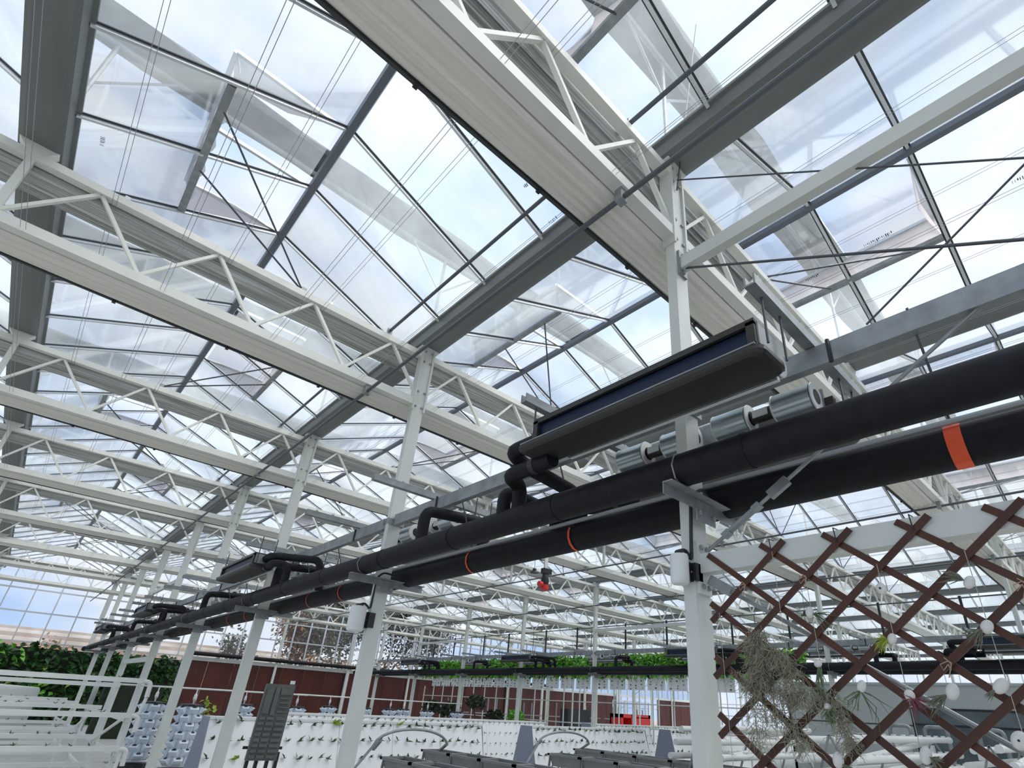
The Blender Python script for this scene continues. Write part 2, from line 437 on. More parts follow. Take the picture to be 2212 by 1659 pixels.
# roof vents (opened sashes with insect net)
def vent(r, s, y, near):
    c = X0 - G / 2 + G * r
    t = thing('roof_vent', 'open netted roof vent, %s' % near, 'roof vent', (c, y, ZR), 'open roof vents')
    y0, y1 = y + .03, y + 1.97
    p0 = slopept(c, s, .03, .01); p1 = slopept(c, s, .52)
    L_ = math.hypot(p1[0] - p0[0], p1[1] - p0[1]); a0 = math.atan2(p1[1] - p0[1], abs(p1[0] - p0[0])); a = a0 + math.radians(23)
    q = (p0[0] + s * L_ * math.cos(a), p0[1] + L_ * math.sin(a))
    mk('cross_bar', MB().bar((p1[0], y0, p1[1] - .02), (p1[0], y1, p1[1] - .02), .07, .05), 'galvanised', t)
    fr = MB()
    fr.bar((q[0], y0, q[1]), (q[0], y1, q[1]), .05, .04)
    for yy in (y0, (y0 + y1) / 2, y1): fr.bar((p0[0], yy, p0[1]), (q[0], yy, q[1]), .035, .04)
    sash = mk('sash', fr, 'aluminium', t)
    mk('sash_pane', MB().add([(p0[0], y0, p0[1]), (q[0], y0, q[1]), (q[0], y1, q[1]), (p0[0], y1, p0[1])], [(0, 1, 2, 3)]), 'roof_glass', sash)
    nm = MB(); n = 14
    # front net, softly creased, and the two cheeks
    for i in range(n + 1):
        yy = y0 + (y1 - y0) * i / n
        for k in range(5):
            u = k / 4; w = math.sin(u * math.pi) * (.05 + .05 * math.sin(i * 2.1 + r))
            nm.v.append((p1[0] + (q[0] - p1[0]) * u - s * w, yy, p1[1] + (q[1] - p1[1]) * u - abs(w) * .3))
    for i in range(n):
        for k in range(4):
            b = i * 5 + k; nm.f.append((b, b + 1, b + 6, b + 5))
    for yy, dd in ((y0, .06), (y1, -.06)):
        m1 = ((p0[0] + p1[0]) / 2, yy + dd, (p0[1] + p1[1]) / 2 - .03); m2 = ((p0[0] + q[0]) / 2, yy + dd * .6, (p0[1] + q[1]) / 2); m3 = ((p1[0] + q[0]) / 2, yy + dd * .8, (p1[1] + q[1]) / 2)
        ct = ((p0[0] + p1[0] + q[0]) / 3, yy + dd * 1.8, (p0[1] + p1[1] + q[1]) / 3)
        P = [(p0[0], yy, p0[1]), m1, (p1[0], yy, p1[1]), m3, (q[0], yy, q[1]), m2, ct]
        nm.add(P, [(i, (i + 1) % 6, 6) for i in range(6)])
    mk('insect_net', nm, 'insect_net', t, smooth=True)
    # push rods down to the girder
    gy = min(YK, key=lambda v: abs(v - (y + 1)))
    base = (c + (-.38 if s > 0 else .38) * -1 * (1 if s < 0 else -1) * 1.0, gy + .05, ZT + .08)
    base = (c - s * .36, gy + .05, ZT + .08)
    for yy in (y0 + .3, y1 - .75):
        mk('push_rod', MB().tube([(p1[0] + s * .0, yy, p1[1] - .03), base], .011, 6), 'rod_dark', t)
    mk('rod_joint', MB().box(base[0] - .03, base[0] + .03, base[1] - .05, base[1] + .05, base[2] - .05, base[2] + .03), 'galvanised', t)
vi = 0
for r in range(-1, 6):
    for s in (-1, 1):
        for q, y in enumerate(vents[(r, s)]):
            if y < -.5 or y > 26: continue
            if r == -1 and (y > 26 or s < 0): continue
            vent(r, s, y, '%s in %s slope of %s' % (ORD[sum(1 for w in vents[(r, s)] if -.5 <= w < y)], 'left' if s < 0 else 'right', rname2(r)))

def slope_hit(px, py, r, s):
    a, b = (px - 1211.13) / 1151.0, (py - 948.78) / 1151.0
    d = Vector([RC[0][i] * a + RC[1][i] * b + RC[2][i] for i in range(3)])
    c = X0 - G / 2 + G * r; k = s * (ZR - ZE) / HW         # plane z = ZR - k*(x-c)
    t = (ZR + k * c) / (d.z + k * d.x); return d * t, k
for i, (px, py, r, s, n, w) in enumerate(((1865, 528, 1, 1, 16, .30), (1740, 603, 1, 1, 8, .16), (2185, 390, 1, 1, 6, .12), (215, 312, 0, -1, 6, .13), (1185, 478, 0, 1, 5, .12), (1130, 400, 0, 1, 6, .10))):
    h, k = slope_hit(px, py, r, s); m_ = MB()
    for q in range(n):
        y_ = h.y - w * q / n; l = random.choice((.022, .03, .034)); wd = random.choice((.004, .007, .010))
        x_ = h.x + rnd(-.004, .004)
        m_.add([(x_, y_, h.z - .006), (x_ + l, y_, h.z - .006 - k * l), (x_ + l, y_ - wd, h.z - .006 - k * l), (x_, y_ - wd, h.z - .006)], [(0, 1, 2, 3)])
    par = [o for o in bpy.data.objects if o.name.startswith('ceiling') and abs(ORG[o.name].x - (X0 - G / 2 + G * r)) < .01][0 if s < 0 else 1]
    mk('print_mark', m_, 'print_ink', par)

# ---------------------------------------------------------------- outside shade system above the roof
for k, y in enumerate(YK):
    t = thing('outside_shade', 'dark folded shade cloth seen through the roof glass above the %s girder' % ORD[k], 'shade cloth', (X0, y, 6.15), 'outside shade bundles')
    m_ = MB(); n = 60; a = -7.5; b = 40.0
    for i in range(n + 1):
        xx = a + (b - a) * i / n
        for j in range(12):
            th = 2 * math.pi * j / 12; rr = 1 + .12 * math.sin(i * 1.7 + j * 2.3)
            m_.v.append((xx, y + .02 + .27 * rr * math.cos(th), 6.22 + .13 * rr * math.sin(th)))
    for i in range(n):
        for j in range(12):
            p = i * 12 + j; q = i * 12 + (j + 1) % 12; m_.f.append((p, q, q + 12, p + 12))
    mk('bundle', m_, 'shade_cloth', t, smooth=True)
    mk('rail', MB().tube([(a, y + .02, 6.02), (b, y + .02, 6.02)], .03, 6), 'galvanised', t)
    for gx in GX:
        if -7 < gx < 38:
            mk('post', MB().tube([(gx, y + .02, ZE), (gx, y + .02, 6.05)], .022, 6), 'galvanised', t)
            mk('strut', MB().tube([(gx, y + .02, 5.35), (gx - .55, y + .02, 6.0)], .014, 5).tube([(gx, y + .02, 5.35), (gx + .55, y + .02, 6.0)], .014, 5), 'galvanised', t)

# ---------------------------------------------------------------- lattice girders, folded screens
P12 = 3 * G / 12
def chordx(a, b, y, z, w, h): return MB().box(a, b, y - w / 2, y + w / 2, z - h / 2, z + h / 2)
wm = {}
for s in (0, 1):
    m_ = MB()
    if s == 0: m_.bar((0, 0, ZB + .05), (P12 / 2, 0, ZT - .03), .04, .03)
    else: m_.bar((P12 / 2, 0, ZT - .03), (P12, 0, ZB + .05), .04, .03)
    wm[s] = mesh('web_bar', m_, 'girder_white')
SPN = {0: 'left of the near column row', 1: 'right of the near column row', 2: 'between the second and third column rows', 3: 'beyond the third column row'}
for k, y in enumerate(YK):
    for sp in range(4):
        a, b = XR[sp] + .08, XR[sp + 1] - .08
        t = thing('lattice_girder', '%s white lattice girder %s' % (ORD[k], SPN[sp]), 'girder', (a, y, ZB), 'white lattice girders')
        mk('top_chord', chordx(a, b, y, ZT, .09, .08), 'girder_white', t)
        mk('bottom_chord', chordx(a, b, y, ZB, .10, .10), 'girder_white', t)
        for e in (a, b): mk('end_plate', MB().box(e - .012, e + .012, y - .06, y + .06, ZB - .12, ZT + .1), 'white_steel', t)
        if sp < 2:
            for i in range(12):
                for s in (0, 1): inst('web_bar', wm[s], t, (XR[sp] + i * P12, y, 0))
        else:
            m_ = MB()
            for i in range(12):
                xx = XR[sp] + i * P12
                m_.bar((xx, y, ZB + .05), (xx + P12 / 2, y, ZT - .03), .04, .03); m_.bar((xx + P12 / 2, y, ZT - .03), (xx + P12, y, ZB + .05), .04, .03)
            stuff(mk('web_bars', m_, 'girder_white', t))
        for q in (1, 2):
            gx = XR[sp] + q * G
            mk('gutter_seat', MB().prism([(gx - .06, ZT + .03), (gx + .06, ZT + .03), (gx + .14, ZG - .02), (gx - .14, ZG - .02)], 'y', y - .05, y + .05) if False else
               MB().add([(gx - .06, y - .05, ZT + .03), (gx + .06, y - .05, ZT + .03), (gx + .14, y - .05, ZG - .02), (gx - .14, y - .05, ZG - .02), (gx - .06, y + .05, ZT + .03), (gx + .06, y + .05, ZT + .03), (gx + .14, y + .05, ZG - .02), (gx - .14, y + .05, ZG - .02)],
                        [(3, 2, 1, 0), (4, 5, 6, 7), (0, 1, 5, 4), (1, 2, 6, 5), (2, 3, 7, 6), (3, 0, 4, 7)]), 'girder_white', t)
            if sp < 2:
                mk('seat_post', MB().bar((gx, y, ZB), (gx, y, ZT), .06, .05), 'girder_white', t)
        if sp < 2:
            for q in range(6):
                xx = a + .6 + q * P12 * 2.0
                mk('wire_clip', MB().box(xx - .02, xx + .02, y - .02, y + .02, ZT + .04, ZT + .09), 'aluminium', t)
# screens
def extr(profile, xa, xb, n, jit, y, z, seedv, holes=None):
    m_ = MB(); rg = random.Random(seedv); np_ = len(profile)
    ph = [rg.uniform(0, 6.28) for _ in profile]
    for i in range(n + 1):
        xx = xa + (xb - xa) * i / n
        for j, (u, v) in enumerate(profile):
            m_.v.append((xx, y + u + jit * .5 * math.sin(xx * 1.3 + ph[j]), z + v + jit * math.sin(xx * 2.1 + ph[j] * 2)))
    for i in range(n):
        for j in range(np_):
            p = i * np_ + j; q = i * np_ + (j + 1) % np_
            m_.f.append((p, q, q + np_, p + np_))
    return m_
def flute(w, n, amp, top):
    lo = []
    for i in range(n * 4 + 1):
        u = w * i / (n * 4); lo.append((u, -amp * abs(math.sin(math.pi * i / 4)) - .02 * math.sin(math.pi * u / w)))
    return lo + [(w, top), (w * .5, top + .015), (0, top)]
for k, y in enumerate(YK):
    up = []
    rg = random.Random(50 + k)
    nn = 16
    for i in range(nn + 1):
        up.append((.06 + .36 * i / nn, -.02 - .10 * math.sin(math.pi * min(1, i / nn * .9 + .1)) - (.035 if i % 2 else 0) + rg.uniform(-.012, .012)))
    up = up + [(.42, .02), (.06, .03)]
    t = tag(mk('folded_screen', extr(up, XR[0], XR[4], 150, .012, y, ZT - .03, k), 'screen_grey', org=(X0, y, ZT)), 'grey pleated screen bundle hung behind the top chord of the %s girder' % ORD[k], 'screen', 'folded grey screens')
    t2 = thing('folded_curtain', 'cream fluted curtain bundle under the bottom chord of the %s girder' % ORD[k], 'curtain', (X0, y, ZB), 'folded cream curtains')
    mk('fabric', extr(flute(.34, 5, .022, .05), XR[0], XR[4], 100, .004, y + .06, ZB - .055, 90 + k), 'screen_cream', t2, smooth=True)
    mk('leading_edge', MB().box(XR[0], XR[4], y + .40, y + .425, ZB - .085, ZB + .01), 'dark_rubber', t2)
    for i in range(22):
        if k < 3: mk('edge_clip', MB().box(-8.6 + i * 1.02, -8.57 + i * 1.02, y + .395, y + .432, ZB - .10, ZB - .07), 'black_plastic', t2)

# drive tubes and screen wires running along the bays
for r in range(0, 5):
    xx = 2.15 + G * r
    nm = 'left of the near column row' if r == 0 else '%s one right of the near column row' % (['first'] + ORD[1:])[r - 1]
    t = thing('drive_tube', 'dark drive tube above the girders, ' + nm, 'tube', (xx, Y0, ZT + .1), 'upper drive tubes')
    mk('tube', MB().tube([(xx, YS, ZT + .12), (xx, YE - .5, ZT + .12)], .02, 8), 'tube_dark', t, smooth=True)
    for y in YK: mk('bearing', MB().box(xx - .03, xx + .03, y - .02, y + .02, ZT + .03, ZT + .15), 'galvanised', t)
    t = thing('drive_tube', 'dark drive tube under the girders, ' + nm, 'tube', (xx - .1, Y0, ZB - .12), 'lower drive tubes')
    mk('tube', MB().tube([(xx - .1, YS, ZB - .13), (xx - .1, YE - .5, ZB - .13)], .02, 8), 'tube_dark', t, smooth=True)
    for y in YK: mk('bearing', MB().box(xx - .135, xx - .065, y - .03, y + .03, ZB - .17, ZB - .05), 'galvanised', t)
me_w = {}
for z in (ZT - .06, ZB - .02):
    for i in range(-3, 16):
        for d in (0, .035):
            xx = -1.16 + 1.02 * i + d + (.4 if z > 4 else 0)
            if not -3.6 < xx < 14.5: continue
            if z not in me_w: me_w[z] = mesh('wire', MB().tube([(0, YS, z), (0, YE - .5, z)], .0022, 4), 'wire_grey')
            o = inst('screen_wire', me_w[z], None, (xx, 0, 0))
            tag(o, 'thin steel screen wire stretched at the level of the %s chords' % ('top' if z > 4 else 'bottom'), 'wire', 'screen wires at %s chord level' % ('top' if z > 4 else 'bottom'))

# ---------------------------------------------------------------- columns
CW, CD = .15, .08
me_col = mesh('post', MB().box(-CW / 2, CW / 2, -CD / 2, CD / 2, FL, ZG - .03), 'white_steel')
me_cap = mesh('cap_plate', MB().box(-.13, .13, -.07, .07, ZG - .05, ZG - .026), 'white_steel')
me_bolt = mesh('bolt', MB().lathe([(.016, 0), (.016, -.012), (.008, -.016)], (0, 0, 0), 6, 'y'), 'galvanised')
RN = ['', 'near row', 'second row', 'third row', 'farthest row']
COLS = {}
for ri in (1, 2, 3, 4):
    for k, y in enumerate(YK):
        xx = XR[ri]
        t = thing('steel_column', '%s white steel column of the %s' % (ORD[k], RN[ri]), 'column', (xx, y, FL), 'white steel columns')
        inst('post', me_col, t, (xx, y, 0)); inst('cap_plate', me_cap, t, (xx, y, 0)); COLS[(ri, k)] = t
        mk('base_plate', MB().box(xx - .14, xx + .14, y - .12, y + .12, FL, FL + .02), 'galvanised', t)
        if ri == 1 and k < 4:
            for z in (ZB - .06, ZB + .16, ZT - .1, ZT + .06):
                inst('bolt', me_bolt, t, (xx - .045, y - CD / 2, z))
                inst('bolt', me_bolt, t, (xx + .045, y - CD / 2, z))

# ---------------------------------------------------------------- pipe racks with fan-coil units along the column rows
ZPIPE = 1.28; RP = .098
def pipe_row(ri, xr, where):
    f = thing('supply_pipe', 'thick black insulated pipe on the camera side of the %s' % where, 'pipe', (xr - .27, Y0, ZPIPE), 'black insulated pipes')
    mk('insulation', MB().tube([(xr - .27, YS, ZPIPE), (xr - .27, YE - 3, ZPIPE)], RP, 18), 'pipe_foam', f, smooth=True)
    for k in range(8):
        for d in (-.55, .9, 2.2):
            y = YK[k] + d
            mk('joint_band', MB().tube([(xr - .27, y, ZPIPE), (xr - .27, y + .03, ZPIPE)], RP + .004, 18), 'pipe_foam', f, smooth=True)
    b = thing('return_pipe', 'thick black insulated pipe on the far side of the %s' % where, 'pipe', (xr + .27, Y0, ZPIPE), 'black insulated pipes')
    mk('insulation', MB().tube([(xr + .27, YS, ZPIPE - .03), (xr + .27, YE - 3, ZPIPE - .03)], RP + .012, 18), 'pipe_foam', b, smooth=True)
    d2 = thing('drain_pipe', 'thinner black pipe lying on the far insulated pipe of the %s' % where, 'pipe', (xr + .38, Y0, ZPIPE + .1), 'black insulated pipes')
    mk('insulation', MB().tube([(xr + .40, YS, ZPIPE + .10), (xr + .40, YE - 3, ZPIPE + .10)], .055, 12), 'pipe_foam', d2, smooth=True)
    lc = thing('light_conduit', 'pale grey conduit lying along the far black pipe of the %s' % where, 'conduit', (xr + .16, Y0, ZPIPE + .08), 'pale conduits')
    mk('tube', MB().tube([(xr + .165, YS, ZPIPE + .062), (xr + .165, YE - 3, ZPIPE + .062)], .017, 8), 'wire_grey', lc, smooth=True)
    # grey cable beam
    for k in range(-1, 7):
        y0 = (YK[k] + .06) if k >= 0 else YS; y1 = YK[k + 1] - .06
        t = thing('cable_beam', 'galvanised cable beam of the %s, %s' % (where, ('ending at the right picture edge' if k < 0 else 'between the %s and %s columns' % (ORD[k], ORD[k + 1]))), 'beam', (xr, y0, 1.86), 'galvanised cable beams')
        prof = [(xr - .03, 1.79), (xr + .03, 1.79), (xr + .03, 1.80), (xr - .02, 1.80), (xr - .02, 1.91), (xr + .03, 1.91), (xr + .03, 1.92), (xr - .03, 1.92)]
        mk('channel', MB().prism(prof, 'y', y0, y1), 'galvanised', t)
        for q, yy in enumerate((y0 + .9, y1 - .9)):
            m_ = MB().tube([(xr - .035, yy, 1.93), (xr - .035, yy, 1.78)], .012, 6)
            mk('strap', m_, 'black_plastic', t)
    for k in range(8):
        y = YK[k]; nm = '%s column, %s' % (ORD[k], where.replace(' column', ''))
        t = thing('pipe_bracket', 'galvanised angle bracket holding the black pipes at the %s' % nm, 'bracket', (xr, y, 1.16), 'pipe brackets')
        yb = y - CD / 2
        m_ = MB().box(xr - .42, xr + .46, yb - .05, yb - .044, 1.10, 1.165).box(xr - .42, xr + .46, yb - .11, yb - .044, 1.165, 1.171)
        mk('angle', m_, 'galvanised', t)
        mk('clamp_plate', MB().box(xr - .10, xr + .10, yb - .056, yb - .050, 1.03, 1.16), 'galvanised', t)
        for q in (-.075, .075): inst('bolt', me_bolt, t, (xr + q, yb - .056, 1.08))
        mk('pipe_clip', MB().tube([(xr - .27 + (RP + .006) * math.cos(a / 8 * math.pi * 2), yb - .08, ZPIPE + (RP + .006) * math.sin(a / 8 * math.pi * 2)) for a in range(9)], .006, 5), 'galvanised', t)
        mk('beam_clamp', MB().box(xr - .11, xr + .11, yb - .012, yb - .0, 1.80, 1.87).box(xr - .11, xr + .11, y + .04, y + .052, 1.80, 1.87), 'galvanised', t)
    # thin conduit beside the cable beam
    t = thing('conduit', 'pair of thin grey conduits beside the cable beam of the %s' % where, 'conduit', (xr + .1, Y0, 1.7), 'thin conduits')
    mk('tube', MB().tube([(xr + .055, YS, 1.90), (xr + .055, YE - 3, 1.90)], .016, 8).tube([(xr + .095, YS, 1.90), (xr + .095, YE - 3, 1.90)], .012, 8), 'galvanised', t)
    # red / orange tags hanging on the far pipe
    for k in range(0, 5):
        for d in (-1.36, 1.55):
            y = YK[k] + d
            if k == 0 and d > 0: y = YK[0] + 1.24
            if ri != 1: continue
            t = thing('pipe_tag', 'orange tag tied round the far black pipe, %s from the right edge' % ORD[2 * k + (d > 0)] if k or d > 0 else 'large orange tag on the far black pipe at the right edge', 'tag', (xr + .25, y, ZPIPE), 'orange pipe tags')
            pts = [(xr + .27 + .118 * math.cos(a), y, ZPIPE - .03 + .118 * math.sin(a)) for a in [math.radians(g) for g in range(120, 271, 25)]]
            m_ = MB()
            for p, q in zip(pts[:-1], pts[1:]):
                hw = .035 if (k == 0 and d < 0) else .012
                m_.add([(p[0], y - hw, p[2]), (p[0], y + hw, p[2]), (q[0], y + hw, q[2]), (q[0], y - hw, q[2])], [(0, 1, 2, 3)])
            mk('band', m_, 'orange_tag', t)
            mk('hanger_rod', MB().tube([(xr + .22, y, ZPIPE + .06), (xr - .03, y, 1.93)], .007, 5), 'rod_dark', t)

def fcu(xr, y, side, label, far=False, he=1):
    """fan-coil unit hung beside the beam; side -1 = camera side of the row, +1 = far side"""
    sg = side
    X = lambda u: xr + sg * u                     # u: distance from the row centre
    t = thing('fan_coil_unit', label, 'fan coil', (X(.5), y, 1.6), 'fan coil units')
    L2 = .82
    def bx(u0, u1, a, b, z0, z1):
        p, q = sorted((X(u0), X(u1))); return (p, q, a, b, z0, z1)
    y0, y1 = y - L2, y + L2
    m_ = MB().box(*bx(.34, .64, y0, y1, 1.775, 1.795)).box(*bx(.34, .64, y0, y1, 1.625, 1.645))
    m_.box(*bx(.60, .645, y0, y0 + .045, 1.645, 1.775)).box(*bx(.60, .645, y1 - .045, y1, 1.645, 1.775)).box(*bx(.34, .36, y0, y1, 1.645, 1.775))
    m_.box(*bx(.625, .645, y0, y1, 1.755, 1.775))
    body = mk('casing', m_, 'unit_black' , t)
    mk('coil', MB().box(*bx(.40, .615, y0 + .045, y1 - .045, 1.65, 1.755)), 'coil_blue', t)
    for yy in (y0, y1): mk('end_cheek', MB().box(*bx(.36, .62, yy - .008, yy + .008, 1.645, 1.775)), 'galvanised', t)
    # drip pan with rounded rim
    pa, pb = sorted((X(.365), X(.665)))
    ya, yb = y0 - .03, y1 + .15
    ins = .035; pp = MB()
    def ring(i, z): 
        r_ = .06; pts = []
        for cx, cy, a0 in ((pb - i - r_, yb - i - r_, 0), (pa + i + r_, yb - i - r_, 90), (pa + i + r_, ya + i + r_, 180), (pb - i - r_, ya + i + r_, 270)):
            for q in range(5):
                a = math.radians(a0 + q * 22.5); pts.append((cx + r_ * math.cos(a), cy + r_ * math.sin(a), z))
        return pts
    rings = [ring(0, 1.622), ring(0, 1.60), ring(.012, 1.585), ring(.03, 1.578)]
    nR = 20; b0 = len(pp.v)
    for rg_ in rings: pp.v += rg_
    for i in range(3):
        for j in range(nR):
            a = i * nR + j; c_ = i * nR + (j + 1) % nR; pp.f.append((a, c_, c_ + nR, a + nR))
    pp.f.append(tuple(range(3 * nR, 4 * nR))); pp.f.append(tuple(range(nR))[::-1])
    mk('drip_pan', pp, 'unit_black', t)
    mk('pan_rim', MB().box(*bx(.655, .668, y0, y1 + .1, 1.622, 1.63)), 'galvanised', t)
    # fan deck and three double scroll fans on the row side
    mk('fan_deck', MB().box(*bx(.33, .345, y0 + .05, y1 - .05, 1.60, 1.86)), 'galvanised', t)
    mk('wire_duct', MB().box(*bx(.30, .335, y0 + .05, y1 - .05, 1.60, 1.625)), 'white_plastic', t)
    R_ = .094
    for q, yy in enumerate((y - .63, y - .21, y + .21, y + .63)):
        cx = X(.245); zc = 1.765
        f = mk('fan_drum', MB().lathe([(R_, -.115), (R_, .115)], (cx, yy, zc), 20, 'y'), 'fan_silver', t, smooth=True)
        for e in (-1, 1):
            mk('fan_ring', MB().lathe([(R_, 0), (R_ + .004, .006), (R_ - .012, .016), (.052, .016), (.05, .002)], (cx, yy + e * .115 - (0 if e > 0 else .016), zc), 20, 'y'), 'white_plastic', f, smooth=True)
            mk('fan_mouth', MB().lathe([(.05, 0), (.05, .004)], (cx, yy + e * .131 - .002, zc), 16, 'y'), 'fan_inner', f)
        mk('fan_outlet', MB().box(*bx(.25, .335, yy - .11, yy + .11, 1.68, 1.77)), 'galvanised', f)
    for yy in (y - .42, y + .42):
        mk('fan_motor', MB().lathe([(.03, -.09), (.045, -.07), (.045, .07), (.03, .09)], (X(.245), yy, 1.765), 14, 'y'), 'unit_black', t, smooth=True)
        mk('motor_plate', MB().box(*bx(.19, .20, yy - .05, yy + .05, 1.735, 1.785)), 'white_plastic', t)
    # hanger rods
    for yy in (y0 - .04, y1 + .04):
        for u in (.40, .60): mk('hanger_rod', MB().tube([(X(u), yy, 1.64), (X(u), yy, 2.02)], .007, 6), 'rod_dark', t)
    # flow and return hoses (insulated) to the main pipes
    ye = y1 if he > 0 else y0; E_ = lambda v: ye + he * v
    mx = xr - .27                                   # near main pipe
    rx = xr + .27                                   # far main pipe
    if he > 0:
        hx = rx if far else xr + .22
        h1 = MB().tube([(X(.50), E_(-.02), 1.72), (X(.50), E_(.40), 1.72), (X(.38), E_(.40), 1.66), (hx, E_(.40), 1.60), (hx, E_(.40), 1.30)], .058, 12, .10)
        h2 = MB().tube([(X(.46), E_(-.02), 1.555), (X(.46), E_(.47), 1.555), (X(.27), E_(.55), 1.555), (X(.27), E_(.55), 1.26)], .058, 12, .09)
        if not far: h2.tube([(xr - .30, E_(.70), 1.26), (xr - .30, E_(.70), 1.54), (rx, E_(.70), 1.50), (rx, E_(.70), 1.28)], .055, 12, .09)
    elif far:
        h1 = MB().tube([(X(.45), E_(-.02), 1.72), (X(.45), E_(.18), 1.72), (mx, E_(.18), 1.66), (mx, E_(.18), 1.30)], .055, 12, .10)
        h2 = MB().tube([(X(.45), E_(-.02), 1.60), (X(.45), E_(.42), 1.58), (rx, E_(.42), 1.54), (rx, E_(.42), 1.28)], .055, 12, .10)
    else:
        h1 = MB().tube([(X(.48), E_(-.02), 1.72), (X(.48), E_(.22), 1.74), (xr + .02, E_(.75), 1.70), (xr + .10, E_(.75), 1.30)], .052, 12, .10)
        h2 = MB().tube([(X(.46), E_(-.02), 1.60), (X(.46), E_(.40), 1.62), (X(.30), E_(.48), 1.60), (X(.29), E_(.48), 1.30)], .052, 12, .10)
    mk('flow_hose', h1, 'pipe_foam', t, smooth=True)
    mk('return_hose', h2, 'pipe_foam', t, smooth=True)
    v = mk('valve', MB().lathe([(.062, 0), (.062, .05)], (X(.46), E_(.14), 1.555 if he > 0 else 1.60), 12, 'y'), 'black_plastic', t)
    mk('valve_handle', MB().box(X(.46) - .012, X(.46) + .012, E_(.14) - .03, E_(.14) + .05, 1.60, 1.68), 'black_plastic', v)
    mk('id_card', MB().box(X(.54) - .002, X(.54) + .002, E_(.09) - .04, E_(.09) + .04, 1.78, 1.83), 'white_plastic', t)
    return t
def hangers(xr, y, label):
    for e, yy in (('near', y - .86), ('far', y + .86)):
        t = thing('hanger_strut', 'galvanised cross strut at the %s end of %s' % (e, label), 'strut', (xr, yy, 2.0), 'unit cross struts')
        prof = [(yy - .03, 1.925), (yy + .03, 1.925), (yy + .03, 1.99), (yy + .02, 1.99), (yy + .02, 1.935), (yy - .02, 1.935), (yy - .02, 1.99), (yy - .03, 1.99)]
        mk('channel', MB().prism(prof, 'x', xr - .72, xr + .72), 'galvanised', t)
        for u in (-.6, -.4, .4, .6): inst('nut', me_bolt, t, (xr + u, yy, 1.995))
pipe_row(1, XR[1], 'near column row')
pipe_row(2, XR[2], 'second column row')
for ri, where in ((1, 'near column row'), (2, 'second column row')):
    for k in range(0, 7):
        nm = '%s column, %s' % (ORD[k], where.replace(' column', ''))
        hh = 1 if k == 0 else -1
        if k % 2 == 0: fcu(XR[ri], YK[k] - (.35 if k else 0), -1, ('large dark fan coil unit with blue coil in front of the nearest column' if (k == 0 and ri == 1) else 'dark fan coil unit with blue coil before the %s' % nm), False, hh)
        fcu(XR[ri], YK[k] - (.2 if k else 0), 1, 'fan coil unit with silver fan drums behind the %s' % nm, True, hh)
        hangers(XR[ri], YK[k], 'units on %s' % nm)
for ri in (2,):
    for k in range(6):
        for d in (.9, 2.6):
            tag(mk('hanger_pipe', MB().tube([(XR[ri], YK[k] + d, 1.93), (XR[ri], YK[k] + d, 2.75)], .03, 8), 'black_plastic', org=(XR[ri], YK[k] + d, 1.93)), 'short black hanger pipe above the cable beam of the second column row', 'hanger', 'black hanger pipes of the second row')

# ---------------------------------------------------------------- bracing and beams at the near column
xr = XR[1]; yc = YK[0]
t = thing('tie_beam', 'white box beam running from the nearest column to the top right corner', 'beam', (xr, yc, 3.15))
mk('box', MB().box(xr - .035, xr + .035, YS, yc - .06, 3.08, 3.20), 'white_steel', t)
mk('end_plate', MB().box(xr - .05, xr + .05, yc - .06, yc - .04, 3.02, 3.26), 'galvanised', t)
for z in (3.05, 3.23): inst('bolt', me_bolt, t, (xr, yc - .06, z))
t = thing('trellis_beam', 'white box beam with brown trellis hung on it beside the nearest column', 'beam', (xr, yc, .8))
mk('box', MB().box(xr - .045, xr + .045, YS, yc - .06, .735, .845), 'white_steel', t)
mk('end_plate', MB().box(xr - .062, xr + .062, yc - .06, yc - .04, .62, .92), 'white_steel', t)
for (u, z) in ((-.03, .885), (.03, .885), (-.03, .66), (.03, .66)): inst('bolt', me_bolt, t, (xr + u, yc - .06, z))
def rod(name, lab, a, b, r, cat='brace', extra=None):
    t = thing(name, lab, cat, a); mk('rod', MB().tube([a, b], r, 8), 'rod_dark' if r < .0105 else 'galvanised', t, smooth=True)
    return t
t = rod('brace_rod', 'slanting steel brace with turnbuckle rising right of the nearest column', (xr, yc - .08, .86), (xr, -1.9, 3.0), .011)
d = (Vector((xr, -1.9, 3.0)) - Vector((xr, yc - .08, .86))).normalized(); p = Vector((xr, yc - .08, .86))
q1, q2 = p + d * .16, p + d * .40
for off in (-.018, .018): mk('turnbuckle_bar', MB().bar(q1 + Vector((off, 0, 0)), q2 + Vector((off, 0, 0)), .012, .014), 'galvanised', t)
mk('turnbuckle_end', MB().bar(q1 - d * .02, q1 + d * .03, .05, .03).bar(q2 - d * .03, q2 + d * .02, .05, .03), 'galvanised', t)
mk('clevis', MB().bar(q2 + d * .09, q2 + d * .22, .03, .055), 'galvanised', t)
t = rod('brace_rod', 'pale steel brace sloping down right from the nearest column', (xr, yc - .09, .70), (xr, -1.5, -1.25), .011)
dd = (Vector((xr, -1.5, -1.25)) - Vector((xr, yc - .09, .70))).normalized(); p = Vector((xr, yc - .09, .70))
mk('clevis', MB().bar(p, p + dd * .15, .035, .055), 'galvanised', t)
rod('brace_rod', 'thin dark rod across the top right panes', (xr, yc - .06, 4.12), (xr, -2.2, .95), .006)
rod('brace_rod', 'dark rod from the tie beam plate to the right picture edge', (xr, yc - .06, 3.10), (xr, -2.2, .9), .009)
rod('brace_rod', 'thin dark rod rising to the right edge above the cable beam', (xr, .55, 1.95), (xr, -2.2, 3.75), .006)
rod('brace_rod', 'thin steel rod rising steeply above the nearest column', (xr, yc - .05, 4.0), (xr - .05, yc - .42, 6.0), .006)
